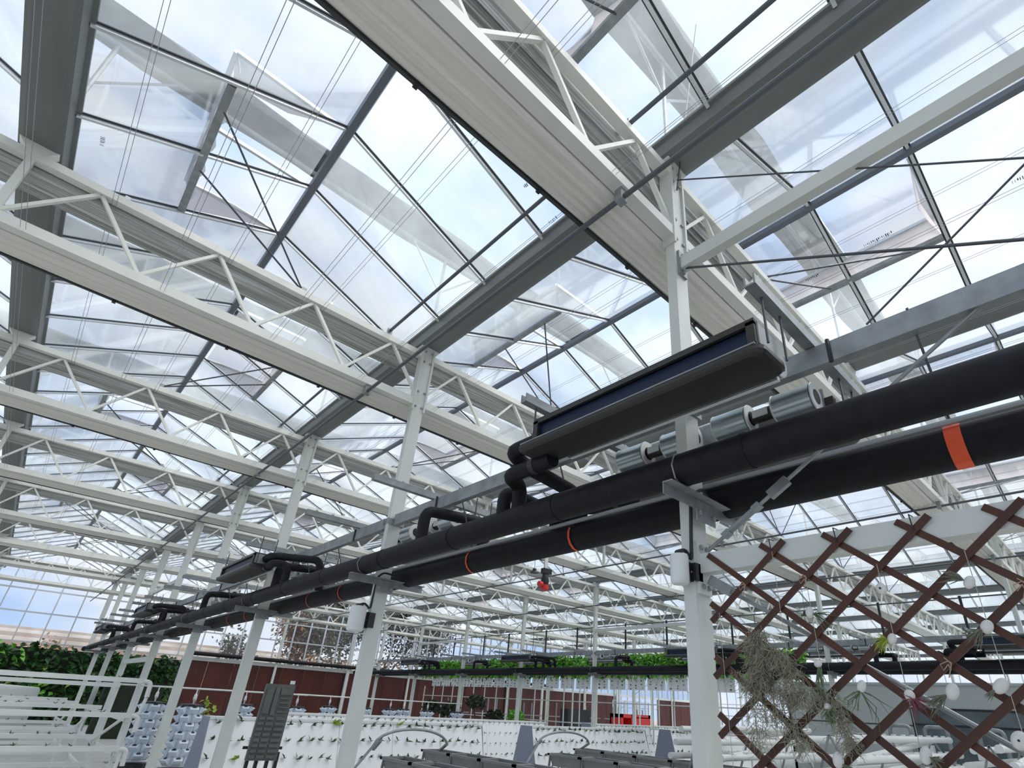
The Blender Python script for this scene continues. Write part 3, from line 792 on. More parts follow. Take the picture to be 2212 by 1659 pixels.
# far bracing on the second and third row
for ri in (2, 3):
    for (k0, z0, k1, z1) in ((4, 1.0, 5, 3.2), (4, 3.2, 5, 1.0)):
        rod('brace_rod', 'thin rod crossing %s between the fifth and sixth columns of the %s' % ('up' if z0 < z1 else 'down', RN[ri]), (XR[ri], YK[k0], z0), (XR[ri], YK[k1], z1), .012)
for ri in (1, 2):
    for k in ((4,) if ri == 1 else (2, 5)):
        t = thing('tie_bar', 'short white tie beam between the %s and %s columns of the %s' % (ORD[k], ORD[k + 1], RN[ri]), 'beam', (XR[ri], YK[k], 2.6))
        mk('box', MB().box(XR[ri] - .03, XR[ri] + .03, YK[k] + .04, YK[k + 1] - .04, 2.55, 2.65), 'white_steel', t)
t = thing('tie_bar', 'low white tie beam between the fifth and sixth columns of the near row', 'beam', (XR[1], YK[4], .9))
mk('box', MB().box(XR[1] - .03, XR[1] + .03, YK[4] + .04, YK[5] - .04, .55, .67), 'white_steel', t)

# ---------------------------------------------------------------- sensors and small devices
def speaker(xr, y, z, r, h, label):
    t = thing('wall_speaker', label, 'speaker', (xr - .1, y, z))
    c = (xr - CW / 2 - .075 - r * .6, y - .01, z)
    mk('housing', MB().lathe([(r * .82, -h / 2), (r * .96, -h / 2 + .008), (r, -h / 2 + .02), (r, h / 2 - .015), (r * .92, h / 2)], c, 24), 'white_plastic', t, smooth=True)
    mk('top_cap', MB().lathe([(r * .5, h / 2), (r * .45, h / 2 + .02), (r * .3, h / 2 + .026)], c, 16), 'black_plastic', t)
    mk('bracket', MB().box(xr - CW / 2 - .045, xr - CW / 2 + .0, y - .03, y + .06, z - h * .32, z + h * .32), 'black_plastic', t)
    mk('front_plate', MB().box(xr - CW / 2 - .02, xr - CW / 2 + .05, y - CD / 2 - .02, y - CD / 2, z - h * .3, z + h * .3), 'black_plastic', t)
    mk('screw', MB().ball((xr - CW / 2 - .02, y - .032, z), .005, 6, 4), 'galvanised', t)
    mk('cable', MB().tube([(c[0], c[1], z + h / 2 + .02), (c[0] + .05, c[1] - .01, z + h / 2 + .04), (xr - CW / 2 - .012, y - .03, z + h / 2 - .02), (xr - CW / 2 - .012, y - .05, z + .45), (xr - CW / 2 + .03, y - .10, 1.24), (xr + .12, y - .06, 1.24)], .011, 8, .05), 'black_plastic', t, smooth=True)
speaker(XR[1], YK[0], .735, .052, .165, 'white cylindrical speaker on a black bracket on the nearest column')
speaker(XR[1], YK[1], .74, .085, .25, 'white boxy speaker on a black bracket on the second column of the near row')
yk = YK[2]; kx = .904 * yk
t = thing('warning_beacon', 'small red and black warning beacon hung under a far girder', 'beacon', (kx, yk, 3.3))
mk('hanger', MB().box(kx - .05, kx + .05, yk - .02, yk + .02, 3.02, ZB), 'white_steel', t)
mk('clamp', MB().box(kx - .10, kx + .16, yk - .06, yk + .06, 2.93, 3.05), 'black_plastic', t)
mk('body', MB().lathe([(.06, 2.6), (.09, 2.64), (.10, 2.78), (.07, 2.9), (.09, 2.93)], (kx + .0, yk, 0), 16), 'black_plastic', t, smooth=True)
mk('lens', MB().lathe([(.07, 2.53), (.09, 2.55), (.095, 2.66)], (kx, yk, 0), 16), 'red_plastic', t, smooth=True)
mk('siren', MB().lathe([(.065, -.05), (.07, .04)], (kx - .14, yk, 2.66), 14, 'x'), 'red_plastic', t)
for (lx, ly, lz, nm) in ((kx - .36, yk, 2.98, 'small dark bell-shaped lamp hanging beside the red beacon'), (14.0, 5.71, 2.5, 'small dark bell-shaped lamp hanging behind the trellis')):
    t = thing('pendant_lamp', nm, 'lamp', (lx, ly, lz))
    mk('shade', MB().lathe([(.11, -.10), (.10, -.08), (.05, -.05), (.045, 0)], (lx, ly, lz), 16), 'black_plastic', t, smooth=True)
    mk('cord', MB().tube([(lx, ly, lz), (lx, ly, ZB - .045)], .006, 5), 'rod_dark', t)

# ---------------------------------------------------------------- trellis with air plants
XT = X0 - .062; GY, GZ = .1625, .135; TY, TZ = 1.21, .78         # node grid on the trellis plane
tr = thing('wood_trellis', 'dark red-brown wooden lattice trellis tied to the white beam', 'trellis', (XT, TY, TZ))
ylo, yhi, zlo, zhi = -1.6, 1.60, -.85, .835
def clipline(d):
    """slat through nodes; d=+1 rises with falling y (to the right), -1 the other way"""
    out = []
    for n in range(-8, 30):
        # rising to the right: y = TY - n*.. at z=TZ
        ya = TY - 2 * GY * n
        f = lambda z: (ya + d * (TZ - z) / GZ * GY)
        z0, z1 = zlo, zhi - (0.0 if d > 0 else .0)
        pts = []
        for z in [zlo + (zhi - zlo) * i / 240 for i in range(241)]:
            y = f(z)
            if ylo <= y <= yhi: pts.append((y, z))
        if len(pts) > 22: out.append((pts[0], pts[-1]))
    return out
for d in (1, -1):
    xs = XT + (.0 if d > 0 else .013)
    for (a, b) in clipline(d):
        mk('slat', MB().bar((xs, a[0], a[1]), (xs, b[0], b[1]), .030, .011, up=(1, 0, 0)), 'trellis_wood', tr, org=(xs, (a[0] + b[0]) / 2, (a[1] + b[1]) / 2))
for i in range(3):
    y = TY - 2 * GY * i
    mk('tie', MB().tube([(XT - .01, y, TZ), (XT - .012, y + .004, TZ + .07), (xr + .03, y, TZ + .075)], .003, 5), 'black_plastic', tr)
def P(px, py, x=XT):
    """pixel of the photograph -> point on the plane X = x"""
    a, b = (px - 1211.13) / 1151.0, (py - 948.78) / 1151.0
    d = [RC[0][i] * a + RC[1][i] * b + RC[2][i] for i in range(3)]; s = x / d[0]
    return Vector((x, d[1] * s, d[2] * s))
# strings
for i, (ys, top) in enumerate(((1.20, .78), (1.05, .64), (.73, .65), (.40, .66), (.23, .52), (1.53, .5))):
    o = mk('plant_string', MB().tube([(XT - .025, ys, top), (XT - .035, ys - .012, top - .5), (XT - .03, ys - .02, top - 1.15)], .0014, 4), 'string_white', org=(XT, ys, top))
    tag(o, 'pale string hanging on the trellis, %s from the right' % ['fifth', 'fourth', 'third', 'second', 'first', 'sixth'][i], 'string', 'trellis strings')
# pebbles with air plants: pixel, radii, tilt, plant direction (y,z), colour, leaves, spread, length, label
AP = [((1749, 1323), (.024, .03), (-.9, -.45), 'air_green', 16, .5, .10, 'white pebble with a dark green air plant trailing right, highest on the left'),
      ((1904, 1272), (.026, .030), (.0, 0), 'air_green', 0, 0, 0, 'round white pebble with a small hole and no plant'),
      ((2094, 1258), (.024, .030), (.9, .55), 'air_grey', 22, .55, .09, 'white pebble with a spiky grey plant pointing up left'),
      ((1767, 1434), (.022, .018), (-.1, -1), 'air_green', 16, .45, .10, 'small white pebble with a green tuft hanging straight down'),
      ((1927, 1380), (.022, .026), (.8, -.2), 'air_lime', 34, .8, .055, 'white pebble with a lime green spiky tuft'),
      ((2132, 1354), (.026, .030), (.8, -.5), 'air_grey', 30, .6, .065, 'white pebble with a woolly grey tuft at the upper right'),
      ((1861, 1483), (.022, .030), (.3, -1), 'air_green', 14, .8, .14, 'white pebble with long curling dark tentacle leaves'),
      ((1965, 1502), (.024, .024), (-.4, -.5), 'air_purple', 40, .9, .06, 'white pebble with a reddish purple star-shaped tuft'),
      ((2057, 1494), (.028, .036), (.8, -.5), 'air_grey', 24, .4, .085, 'large white pebble with a fan of grey-pink leaves'),
      ((2162, 1482), (.027, .036), (.7, -.5), 'air_grey', 10, .3, .04, 'long white pebble with a tiny beige tuft near the right edge'),
      ((1787, 1526), (.018, .016), (-.1, -.9), 'air_green', 24, .9, .06, 'small white pebble with a dark spider-like tuft'),
      ((1811, 1642), (.028, .036), (-.8, -.6), 'air_green', 22, .35, .11, 'white pebble at the bottom edge with trailing dark leaves'),
      ((2000, 1632), (.026, .036), (-.7, -.3), 'air_grey', 34, .8, .04, 'white pebble at the bottom edge with a curly brown tuft'),
      ((2203, 1600), (.032, .036), (0, 0), 'air_grey', 0, 0, 0, 'pale pink pebble cut by the right edge')]
for i, (pp, rr, dv, colr, nl, spr, ln, lab) in enumerate(AP):
    c = P(pp[0], pp[1], XT - .045)
    t = thing('air_plant', lab, 'air plant', c, 'hanging pebbles with air plants')
    m_ = MB().ball((0, 0, 0), (rr[0] * .65, rr[0] * .8, rr[1] * .88), 14, 9)
    pb = mk('pebble', m_, 'pebble_white', t, org=(0, 0, 0), smooth=True); pb.location = (0, 0, 0); pb.rotation_euler = (rnd(-.5, .5) + (.5 if i in (2, 6, 8, 9) else 0), 0, 0)
    if nl:
        g = MB(); D = Vector((-.25, dv[0], dv[1])).normalized(); b = D * min(rr) * .8
        for q in range(nl):
            e = (D + Vector((rnd(-spr, spr), rnd(-spr, spr), rnd(-spr, spr)))).normalized(); l = ln * rnd(.6, 1.15)
            droop = Vector((0, 0, -1)) * l * rnd(.0, .45)
            curl = Vector((rnd(-1, 1), rnd(-1, 1), rnd(-1, 1))) * l * (.35 if i == 6 else .10)
            g.tube([b, b + e * l * .35 + curl * .3, b + e * l * .7 + droop * .4 + curl, b + e * l + droop + curl * .2], [.0026, .0022, .0016, .0004], 4, caps=False)
        lf = mk('leaves', g, colr, t, org=(0, 0, 0)); lf.location = (0, 0, 0); stuff(lf)
    else:
        h = mk('eyelet', MB().ball((-.018, 0, 0), .005, 6, 4), 'black_plastic', t, org=(0, 0, 0)); h.location = (0, 0, 0)
# twine bows on some crossings
for i, (px, py) in enumerate(((1608, 1261), (1739, 1245), (2208, 1256), (2049, 1428))):
    c = P(px, py, XT - .02)
    m_ = MB()
    for s in (-1, 1): m_.tube([c + Vector((-.005, 0, 0)), c + Vector((-.012, .018 * s + .01, -.012)), c + Vector((-.012, .012 * s + .01, -.035)), c + Vector((-.006, .002, -.012))], .0022, 5)
    m_.tube([c + Vector((-.005, .012, .012)), c + Vector((-.01, -.01, -.008)), c + Vector((-.008, .01, -.06))], .0022, 5)
    tag(mk('twine_bow', m_, 'twine', org=c), 'tan twine bow tied on a trellis crossing, %s' % ['leftmost', 'second from the left', 'at the right edge', 'just above the large grey-pink pebble'][i], 'twine', 'twine bows')
# Spanish moss: clump plus trailing veils
t = thing('spanish_moss', 'grey-green tangle of Spanish moss draped over the left of the trellis', 'moss', P(1640, 1400, XT - .05))
g = MB()
def strands(path, n, rad, ln, th=.0016, sag=.5):
    for q in range(n):
        u = rnd(0, len(path) - 1.001); i = int(u); f = u - i
        c = path[i] * (1 - f) + path[i + 1] * f
        p = c + Vector((rnd(-.03, .03), rnd(-rad, rad), rnd(-rad * .7, rad * .7))); d = Vector((rnd(-.3, .3), rnd(-1, 1), rnd(-1.2, .3) - sag)).normalized()
        pts = [p]; l = ln * rnd(.5, 1.2)
        for s in range(5):
            d = (d + Vector((rnd(-.6, .6), rnd(-.9, .9), rnd(-.7, .5)))).normalized(); pts.append(pts[-1] + d * l / 5)
        g.tube(pts, [th] * 5 + [th * .3], 3, caps=False)
V = lambda *a: [P(x_, y_, XT - .03) for x_, y_ in a]
strands(V((1632, 1362), (1636, 1400), (1640, 1440), (1640, 1470)), 700, .045, .09, .0014)
strands(V((1640, 1390), (1670, 1410), (1700, 1430)), 300, .036, .09, .0013)
strands(V((1640, 1470), (1680, 1490), (1730, 1500), (1790, 1500)), 380, .045, .10, .0012)
strands(V((1590, 1440), (1630, 1500), (1640, 1560), (1635, 1600)), 200, .04, .10, .0011)
strands(V((1660, 1530), (1690, 1550), (1720, 1585), (1740, 1610)), 170, .03, .09, .0013)
strands(V((1800, 1500), (1815, 1540), (1828, 1580), (1835, 1610)), 210, .025, .09, .0013)
strands(V((1700, 1440), (1720, 1460), (1700, 1520)), 160, .04, .09, .0013)
stuff(mk('strands', g, 'moss', t))

# ---------------------------------------------------------------- white sloped planting boards (A-frames)
sd_me = []
for v in range(5):
    g = MB()
    for q in range(rnd(0, 1) > .4 and 4 or 3):
        e = (rnd(-1, 1), rnd(-1.0, -.1), rnd(.0, 1)); g.leaf((0, 0, 0), e, rnd(.05, .085), rnd(.018, .032))
    g.tube([(0, .01, 0), (0, -.03, .01)], .004, 4)
    sd_me.append(mesh('seedling', g, 'seedling'))
sd_me2 = []
for v in range(2):
    g = MB()
    for q in range(6): g.leaf((0, 0, 0), (rnd(-1, 1), rnd(-1, 0), rnd(-.2, 1)), rnd(.06, .1), rnd(.03, .045))
    sd_me2.append(mesh('seedling', g, 'leaf_lime'))
def aframe(xa, xb, yf, zt, lab, glab, rows, seeds=True, capc='cap_grey', xvis=99):
    t = thing('sloped_planter', lab, 'planting frame', ((xa + xb) / 2, yf, FL), 'white planting frames')
    yt0, yt1 = yf, yf + .40
    lean = (zt - FL) * .26
    yb0, yb1 = yf - lean, yf + .40 + lean
    n = max(1, round((xb - xa) / 1.2)); w = (xb - xa) / n
    for i in range(n):
        for (ya, yb_, nm) in ((yt0, yb0, 'front_board'), (yt1, yb1, 'back_board')):
            s = -1 if nm == 'front_board' else 1
            x0_, x1_ = xa + i * w + .004, xa + (i + 1) * w - .004
            vs = [(x0_, ya, zt), (x1_, ya, zt), (x1_, yb_, FL + .1), (x0_, yb_, FL + .1)]
            vs += [(v[0], v[1] - s * .03, v[2]) for v in vs]
            mk(nm, MB().add(vs, [(0, 1, 2, 3), (7, 6, 5, 4), (0, 4, 5, 1), (1, 5, 6, 2), (2, 6, 7, 3), (3, 7, 4, 0)]), 'board_white', t)
    mk('top_rail', MB().box(xa, xb, yt0 - .02, yt0 + .03, zt - .01, zt + .03).box(xa, xb, yt1 - .03, yt1 + .02, zt - .01, zt + .03), 'white_plastic', t)
    mk('top_board', MB().box(xa, xb, yt0 + .03, yt1 - .03, zt - .03, zt - .01), 'board_white', t)
    for e, xx in ((-1, xa), (1, xb)):
        vs = [(xx, yt0 - .01, zt + .03), (xx, yt1 + .01, zt + .03), (xx, yb1 + .01, FL), (xx, yb0 - .01, FL)]
        vs += [(v[0] + e * .012, v[1], v[2]) for v in vs]
        mk('end_cap', MB().add(vs, [(0, 1, 2, 3), (7, 6, 5, 4), (0, 4, 5, 1), (1, 5, 6, 2), (2, 6, 7, 3), (3, 7, 4, 0)]), capc, t)
    if seeds:
        JM = MB()
        for rr in range(rows):
            z = zt - .05 - rr * .265; ys = yf - (zt - z) * .26 * (zt - FL) / (zt - FL - .1)
            xx = xa + .12
            while xx < xb - .1:
                me_ = random.choice(sd_me) if rnd(0, 1) > .06 else random.choice(sd_me2)
                if not seeds == 'each' or xx > xvis:
                    b0 = len(JM.v); JM.v += [(v.co.x + xx, v.co.y + ys - .012, v.co.z + z) for v in me_.vertices]; JM.f += [tuple(b0 + i for i in p.vertices) for p in me_.polygons]
                    xx += .2; continue
                o = inst('seedling', me_, None, (xx + rnd(-.02, .02), ys - .012, z + rnd(-.02, .02)), 0)
                k = rnd(1.35, 2.0); o.scale = (k * random.choice((-1, 1)), k, k)
                tag(o, 'tiny green seedling growing out of the ' + glab, 'seedling', 'seedlings in the ' + glab)
                xx += .2
        if JM.v: stuff(mk('seedlings', JM, 'seedling', t))
aframe(2.85, 8.5, 11.26, -.435, 'long white sloped planting frame behind the second column', 'long white frame behind the second column', 4, 'each')
aframe(10.05, 14.6, 11.26, -.435, 'white sloped planting frame in the middle behind the grey troughs', 'white frame in the middle', 4, 'each')
aframe(15.9, 21.0, 11.26, -.43, 'white sloped planting frame just left of the nearest column', 'white frame beside the nearest column', 4, 'each', xvis=18.6)
aframe(5.0, 13.4, 14.4, -.42, 'long white planting frame in the second line behind the towers', 'second-line white frame on the left', 4)
aframe(15.6, 22.4, 14.4, -.42, 'white planting frame in the second line at the right', 'second-line white frame on the right', 4)

# ---------------------------------------------------------------- planting towers
def tier_mesh(off):
    g = MB(); hls = MB(); n = 6; ri, ro, h = .205, .295, .153
    for i in range(n):
        a0 = 2 * math.pi * (i + off) / n; a1 = 2 * math.pi * (i + off + 1) / n; am = (a0 + a1) / 2
        c = lambda a, r, z: (r * math.cos(a), r * math.sin(a), z)
        w0, w1 = am - .26, am + .26
        # wall
        g.add([c(a0, ri, 0), c(a1, ri, 0), c(a1, ri, h), c(a0, ri, h)], [(0, 1, 2, 3)])
        # cup: widening facets below, sloped white mouth above
        A, B = c(am - .42, ri, 0), c(am + .42, ri, 0); Cc, D = c(w0, ro, h * .62), c(w1, ro, h * .62); E_, F_ = c(am - .45, ri - .005, h * 1.05), c(am + .45, ri - .005, h * 1.05)
        g.add([A, B, D, Cc, E_, F_], [(0, 1, 2, 3), (3, 2, 5, 4), (0, 3, 4), (1, 5, 2)])
        m = [sum(q) / 4 for q in zip(Cc, D, E_, F_)]; nrm = Vector((math.cos(am) * .8, math.sin(am) * .8, .6)); tg = Vector((-math.sin(am), math.cos(am), 0)); bt = nrm.normalized().cross(tg)
        hls.add([tuple(Vector(m) + nrm * .006 + tg * .042 * math.cos(k * math.pi / 4) + bt * .030 * math.sin(k * math.pi / 4)) for k in range(8)], [tuple(range(8))])
    return mesh('tier', g, 'tower_white'), mesh('planting_holes', hls, 'fan_inner')
TM = [tier_mesh(0), tier_mesh(.5)]
def tower(x, y, zt, lab, plant=False):
    t = thing('planting_tower', lab, 'planting tower', (x, y, FL), 'white planting towers')
    z = zt - .155; i = 0
    while z > FL + .15:
        k = inst('tier', TM[i % 2][0], t, (x, y, z)); h = inst('planting_holes', TM[i % 2][1], k, (x, y, z))
        z -= .153; i += 1
    mk('lid', MB().lathe([(.22, zt - .01), (.24, zt), (.23, zt + .03), (.1, zt + .035)], (x, y, 0), 12), 'black_plastic', t)
    mk('base', MB().lathe([(.28, FL), (.28, FL + .2)], (x, y, 0), 12), 'black_plastic', t)
    mk('dripper', MB().lathe([(.012, zt + .03), (.015, zt + .08), (.035, zt + .13), (.03, zt + .2), (.012, zt + .24), (.012, zt + .33)], (x, y, 0), 10), 'white_plastic', t)
    if plant:
        g = MB()
        for q in range(40): g.leaf((x + .2 + rnd(-.1, .2), y + rnd(-.15, .15), zt + rnd(-.35, .15)), (rnd(-1, 1), rnd(-1, 1), rnd(-1, .5)), .12, .09)
        stuff(mk('creeper', g, 'leaf_lime', t))
TW = [(3.25, 14.4, 'nearest white stacked planting tower with a creeper at its lid', True), (2.75, 15.5, 'white stacked planting tower beside the white shelf rack', False),
      (5.0, 17.0, 'white planting tower just left of the grey moulded panel', False), (6.35, 17.0, 'white planting tower just right of the grey moulded panel', False),
      (8.65, 20.2, 'white planting tower just left of the second column of the near row', False), (9.95, 20.2, 'white planting tower half hidden behind the second column', False),
      (10.85, 20.0, 'white planting tower right of the second column, front one of a pair', False), (12.2, 21.4, 'white planting tower right of the second column, rear one of a pair', False),
      (12.55, 20.2, 'white planting tower in front of the brown boards, second from the right', False), (13.95, 20.2, 'rightmost white planting tower', False)]
for x, y, lab, pl in TW: tower(x, y, -.33, lab, pl)
for i, (a, b) in enumerate((((1.6, 14.4), (6.6, 17.0)), ((2.6, 15.5), (10.9, 20.1)), ((8.6, 20.2), (14.2, 20.3)), ((6.3, 17.0), (12.6, 20.2)))):
    o = mk('water_line', MB().tube([(a[0], a[1], 0.0), (b[0], b[1], 0.0 - .01)], .018, 8), 'offwhite_pipe', org=(a[0], a[1], 0))
    tag(o, 'white water line over the planting towers, %s' % ['the front one', 'the long slanting one', 'the far right one', 'the middle one'][i], 'pipe', 'water lines over the towers')

# ---------------------------------------------------------------- white tiered rack on the left
RX0, RX1, RY0 = -4.2, 1.66, 10.0
rk = thing('tiered_rack', 'white tiered growing rack with long square channels in the lower left', 'rack', (0, RY0, FL))
rows = [(.055, (10.0,)), (-.02, (11.9,)), (-.375, (10.0, 13.0, 14.2, 16.6, 19.2)), (-.77, (10.0, 12.2, 14.6, 16.8, 20.0)), (-1.15, (10.0, 12.2, 14.6, 16.8, 20.0))]
cm = mesh('channel', MB().box(RX0, RX1 - .1, -.04, .04, -.03, .03), 'offwhite_pipe')
for i, (z, ys) in enumerate(rows):
    for yy in ys: inst('channel', cm, rk, (0, yy, z - (.03 if yy > 13.5 else 0)))
for z in (.055, -.375, -.77):
    mk('elbow', MB().tube([(RX1 - .15, RY0 - .01, z - .005), (RX1 - .01, RY0 - .01, z - .005), (RX1, RY0 - .01, z - .2)], .03, 10, .06), 'offwhite_pipe', rk, smooth=True)
for yy in (10.1, 11.9, 12.3, 14.5, 16.8, 19.9):
    for xx in (RX0, RX1 - .12): mk('post', MB().box(xx - .02, xx + .02, yy - .02, yy + .02, FL, .02 if yy < 12 else -.4), 'offwhite_pipe', rk)
for z in (-.44, -.84, -1.22):
    for xx in (RX0, RX1 - .12): mk('cross_bar', MB().box(xx - .02, xx + .02, RY0, 20.0, z - .02, z + .02), 'offwhite_pipe', rk)
mk('downpipe', MB().tube([(RX1, RY0 - .01, -.15), (RX1 - .02, RY0 - .01, -.36)], .022, 8).tube([(RX1 - .06, RY0, -.76), (RX1 - .08, RY0, FL)], .022, 8), 'offwhite_pipe', rk)
for q in range(3): mk('diagonal', MB().bar((RX1 - .15, RY0 + .3 + 3 * q, -.44), (RX1 - .15, RY0 + 2.3 + 3 * q, -.84), .03, .03), 'offwhite_pipe', rk)
g = MB()
for i, (z, ys) in enumerate(rows[:4]):
    for yy in ys:
        if i == 1: continue
        for v in range(24):
            if rnd(0, 1) < .3: continue
            xx = RX0 + .4 + v * .24 + rnd(-.05, .05); zz = z + .03 - (.03 if yy > 13.5 else 0)
            if xx > RX1 - .15: continue
            for q in range(4): g.leaf((xx, yy, zz), (rnd(-1, 1), rnd(-1, 1), rnd(.1, 1)), rnd(.03, .06), rnd(.012, .022))
stuff(mk('sprouts', g, 'seedling', rk))
tag(mk('water_tank', MB().lathe([(1.3, FL), (1.35, FL + .1), (1.35, -.28), (1.3, -.20), (.3, -.15)], (-.2, 22.5, 0), 24), 'wall_grey', org=(-.2, 22.5, FL), smooth=True), 'grey cylinder tank behind the white tiered rack', 'tank')
tag(mk('control_cabinet', MB().box(2.9, 4.6, 25.0, 25.5, FL, .05).box(2.87, 4.63, 24.97, 25.53, .05, .09).box(3.0, 3.7, 24.98, 25.0, -.9, -.3).box(3.8, 4.5, 24.98, 25.0, -.9, -.3), 'soil_dark', org=(3.7, 25.2, FL)), 'dark cabinet behind the right end of the white rack', 'cabinet')

# ---------------------------------------------------------------- living wall at the far left
lw = thing('living_wall', 'dense dark green living plant wall at the far left', 'plant wall', (1, YE - .4, FL))
mk('backing', MB().box(-9, 6.4, YE - .5, YE - .3, FL, 1.20), 'soil_dark', lw)
for (mname, n, ls, cl) in (('leaf_deep', 2600, .34, 'deep'), ('leaf_bright', 330, .36, 'bright'), ('leaf_lime', 45, .30, 'lime')):
    g = MB(); cx = [(rnd(-6, 6.3), rnd(-.9, 1.25)) for _ in range(26 if cl != 'deep' else 60)]
    for q in range(n):
        if cl == 'deep': x_, z_ = rnd(-8, 6.4), rnd(FL, 1.32)
        else:
            c = random.choice(cx); x_, z_ = c[0] + rnd(-.5, .5), c[1] + rnd(-.35, .3)
        g.leaf((min(x_, 6.4), YE - .52 - rnd(0, .12), min(z_, 1.4)), (rnd(-1, 1), rnd(-1.3, -.3), rnd(-1, .6)), ls * rnd(.6, 1.25), ls * .55 * rnd(.7, 1.2), up=(rnd(-.3, .3), -1, rnd(0, .8)))
    stuff(mk('leaves', g, mname, lw))

# ---------------------------------------------------------------- hanging leafy row and dotted boards beyond the second row
hr = thing('hanging_planter', 'long bright green leafy planter hung beyond the second column row', 'planter', (19, 18, 1.5))
mk('gutter', MB().box(18.9, 19.1, 8, 31.5, 1.58, 1.72), 'white_plastic', hr)
for (mn, n) in (('leaf_bright', 8000), ('leaf_deep', 1500)):
    g = MB()
    for q in range(n): g.leaf((19 + rnd(-.22, .2), rnd(8, 31.5), rnd(1.38, 2.2)), (rnd(-1, .4), rnd(-1, 1), rnd(-1.2, .6)), rnd(.16, .30), rnd(.08, .14))
    stuff(mk('leaves', g, mn, hr))
for i in range(7): mk('suspension_rod', MB().tube([(19, 8.7 + i * 4 - .1 + 1.0, 1.7), (19, 8.7 + i * 4 + .9, ZB)], .015, 5), 'rod_dark', hr)
me_db = mesh('panel', MB().box(-.01, .01, 0, .86, .86, 1.42), 'board_white')
for i in range(22):
    y = 8.6 + i * 1.0
    o = inst('hanging_board', me_db, None, (19.0, y, 0)); tag(o, 'small white dotted planting board hanging under the leafy planter', 'planting board', 'white boards under the leafy planter')
    g = MB()
    for a in range(3):
        for b in range(4): g.leaf((18.985, y + .12 + a * .28, .92 + b * .13), (-1, rnd(-.8, .8), rnd(-.8, .6)), .10, .07)
    stuff(mk('sprouts', g, 'seedling', o, org=ORG[o.name]))
fr = thing('pipe_scaffold', 'slim white pipe frame standing under the hanging boards', 'frame', (19, 20, FL))
for i in range(24): mk('upright', MB().box(18.98, 19.02, 8.2 + i, 8.24 + i, FL, .85), 'white_steel', fr)
for z in (.35, -.5): mk('crossbar', MB().box(18.97, 19.03, 8.2, 31.3, z - .02, z + .02), 'white_steel', fr)

# ---------------------------------------------------------------- grey moulded panel on a stand, grey troughs with hoops
gp = thing('moulded_panel', 'dark grey moulded plastic panel upright on a black stand', 'panel', (2.55, 7.6, FL))
def GP(u, v, w=0):         # u across, v up, w out of the face
    a = Vector((2.47, 7.72, .10)); U = Vector((.33, -.05, -.0)); V_ = Vector((-.02, -.02, -.82)); Nn = Vector((-.2, -1, 0)).normalized()
    return a + U * u + V_ * v + Nn * w
def gbox(u0, u1, v0, v1, w0, w1):
    return [GP(u0, v0, w0), GP(u1, v0, w0), GP(u1, v1, w0), GP(u0, v1, w0), GP(u0, v0, w1), GP(u1, v0, w1), GP(u1, v1, w1), GP(u0, v1, w1)]
BF = [(0, 3, 2, 1), (4, 5, 6, 7), (0, 1, 5, 4), (1, 2, 6, 5), (2, 3, 7, 6), (3, 0, 4, 7)]
mk('shell', MB().add(gbox(0, 1, 0, 1, -.10, .0), BF), 'mould_grey', gp)
for i in range(8):
    v = .44 + i * .07
    for (u0, u1) in ((.06, .26), (.30, .56), (.62, .95)): mk('rib', MB().add(gbox(u0, u1, v, v + .04, 0, .018), BF), 'mould_grey', gp)
for (u0, u1, v0, v1) in ((.08, .30, .06, .40), (.36, .5, .04, .42), (.55, .93, .05, .14), (.58, .93, .18, .20), (.58, .93, .24, .26), (.58, .93, .30, .32), (.58, .93, .36, .38)):
    mk('ridge', MB().add(gbox(u0, u1, v0, v1, 0, .02), BF), 'mould_grey', gp)
mk('fitting', MB().lathe([(.03, 0), (.03, .04)], GP(.88, -.01, -.03), 10), 'white_plastic', gp)
for u in (.1, .4, .75, 1.05): mk('leg', MB().bar(GP(u, .9, -.12), Vector((GP(u, 1, -.12).x, GP(u, 1, -.12).y, FL)), .035, .035), 'black_plastic', gp)
mk('stand_frame', MB().bar(GP(-.15, .85, -.13), GP(1.15, .85, -.13), .03, .03), 'black_plastic', gp)

def trough(x, y1, z, n, lab):
    t = thing('trough_row', lab, 'trough', (x, y1, FL), 'grey trough rows')
    for i in range(n):
        ya = y1 - i * .82; yb = ya - .80
        pr = [(-.16, z), (.16, z), (.12, z - .17), (-.12, z - .17)]
        m_ = MB().add([(x + p[0], ya - (.06 if p[1] < z else 0), p[1]) for p in pr] + [(x + p[0], yb + (.06 if p[1] < z else 0), p[1]) for p in pr], [(0, 1, 2, 3), (7, 6, 5, 4), (1, 5, 6, 2), (2, 6, 7, 3), (3, 7, 4, 0)])
        k = mk('box', m_, 'trough_grey', t)
        mk('rim', MB().box(x - .20, x - .155, yb - .01, ya + .01, z - .005, z + .03).box(x + .155, x + .20, yb - .01, ya + .01, z - .005, z + .03).box(x - .2, x + .2, ya - .04, ya + .012, z - .005, z + .03).box(x - .2, x + .2, yb - .012, yb + .04, z - .005, z + .03), 'trough_grey', k)
        mk('soil', MB().box(x - .15, x + .15, yb + .04, ya - .04, z - .04, z - .02), 'mould_grey', k)
        mk('leg', MB().bar((x - .15, ya - .02, z), (x - .22, ya + .02, FL), .03, .03).bar((x + .15, ya - .02, z), (x + .22, ya + .02, FL), .03, .03), 'trough_grey', t)
    return t
trough(4.55, 8.05, -.755, 4, 'grey trough row in front left of the middle planting frame')
trough(5.85, 9.1, -.75, 5, 'grey trough row second from the left')
trough(8.0, 8.25, -.755, 5, 'grey trough row third from the left')
trough(9.55, 9.1, -.75, 6, 'grey trough row just left of the nearest column')
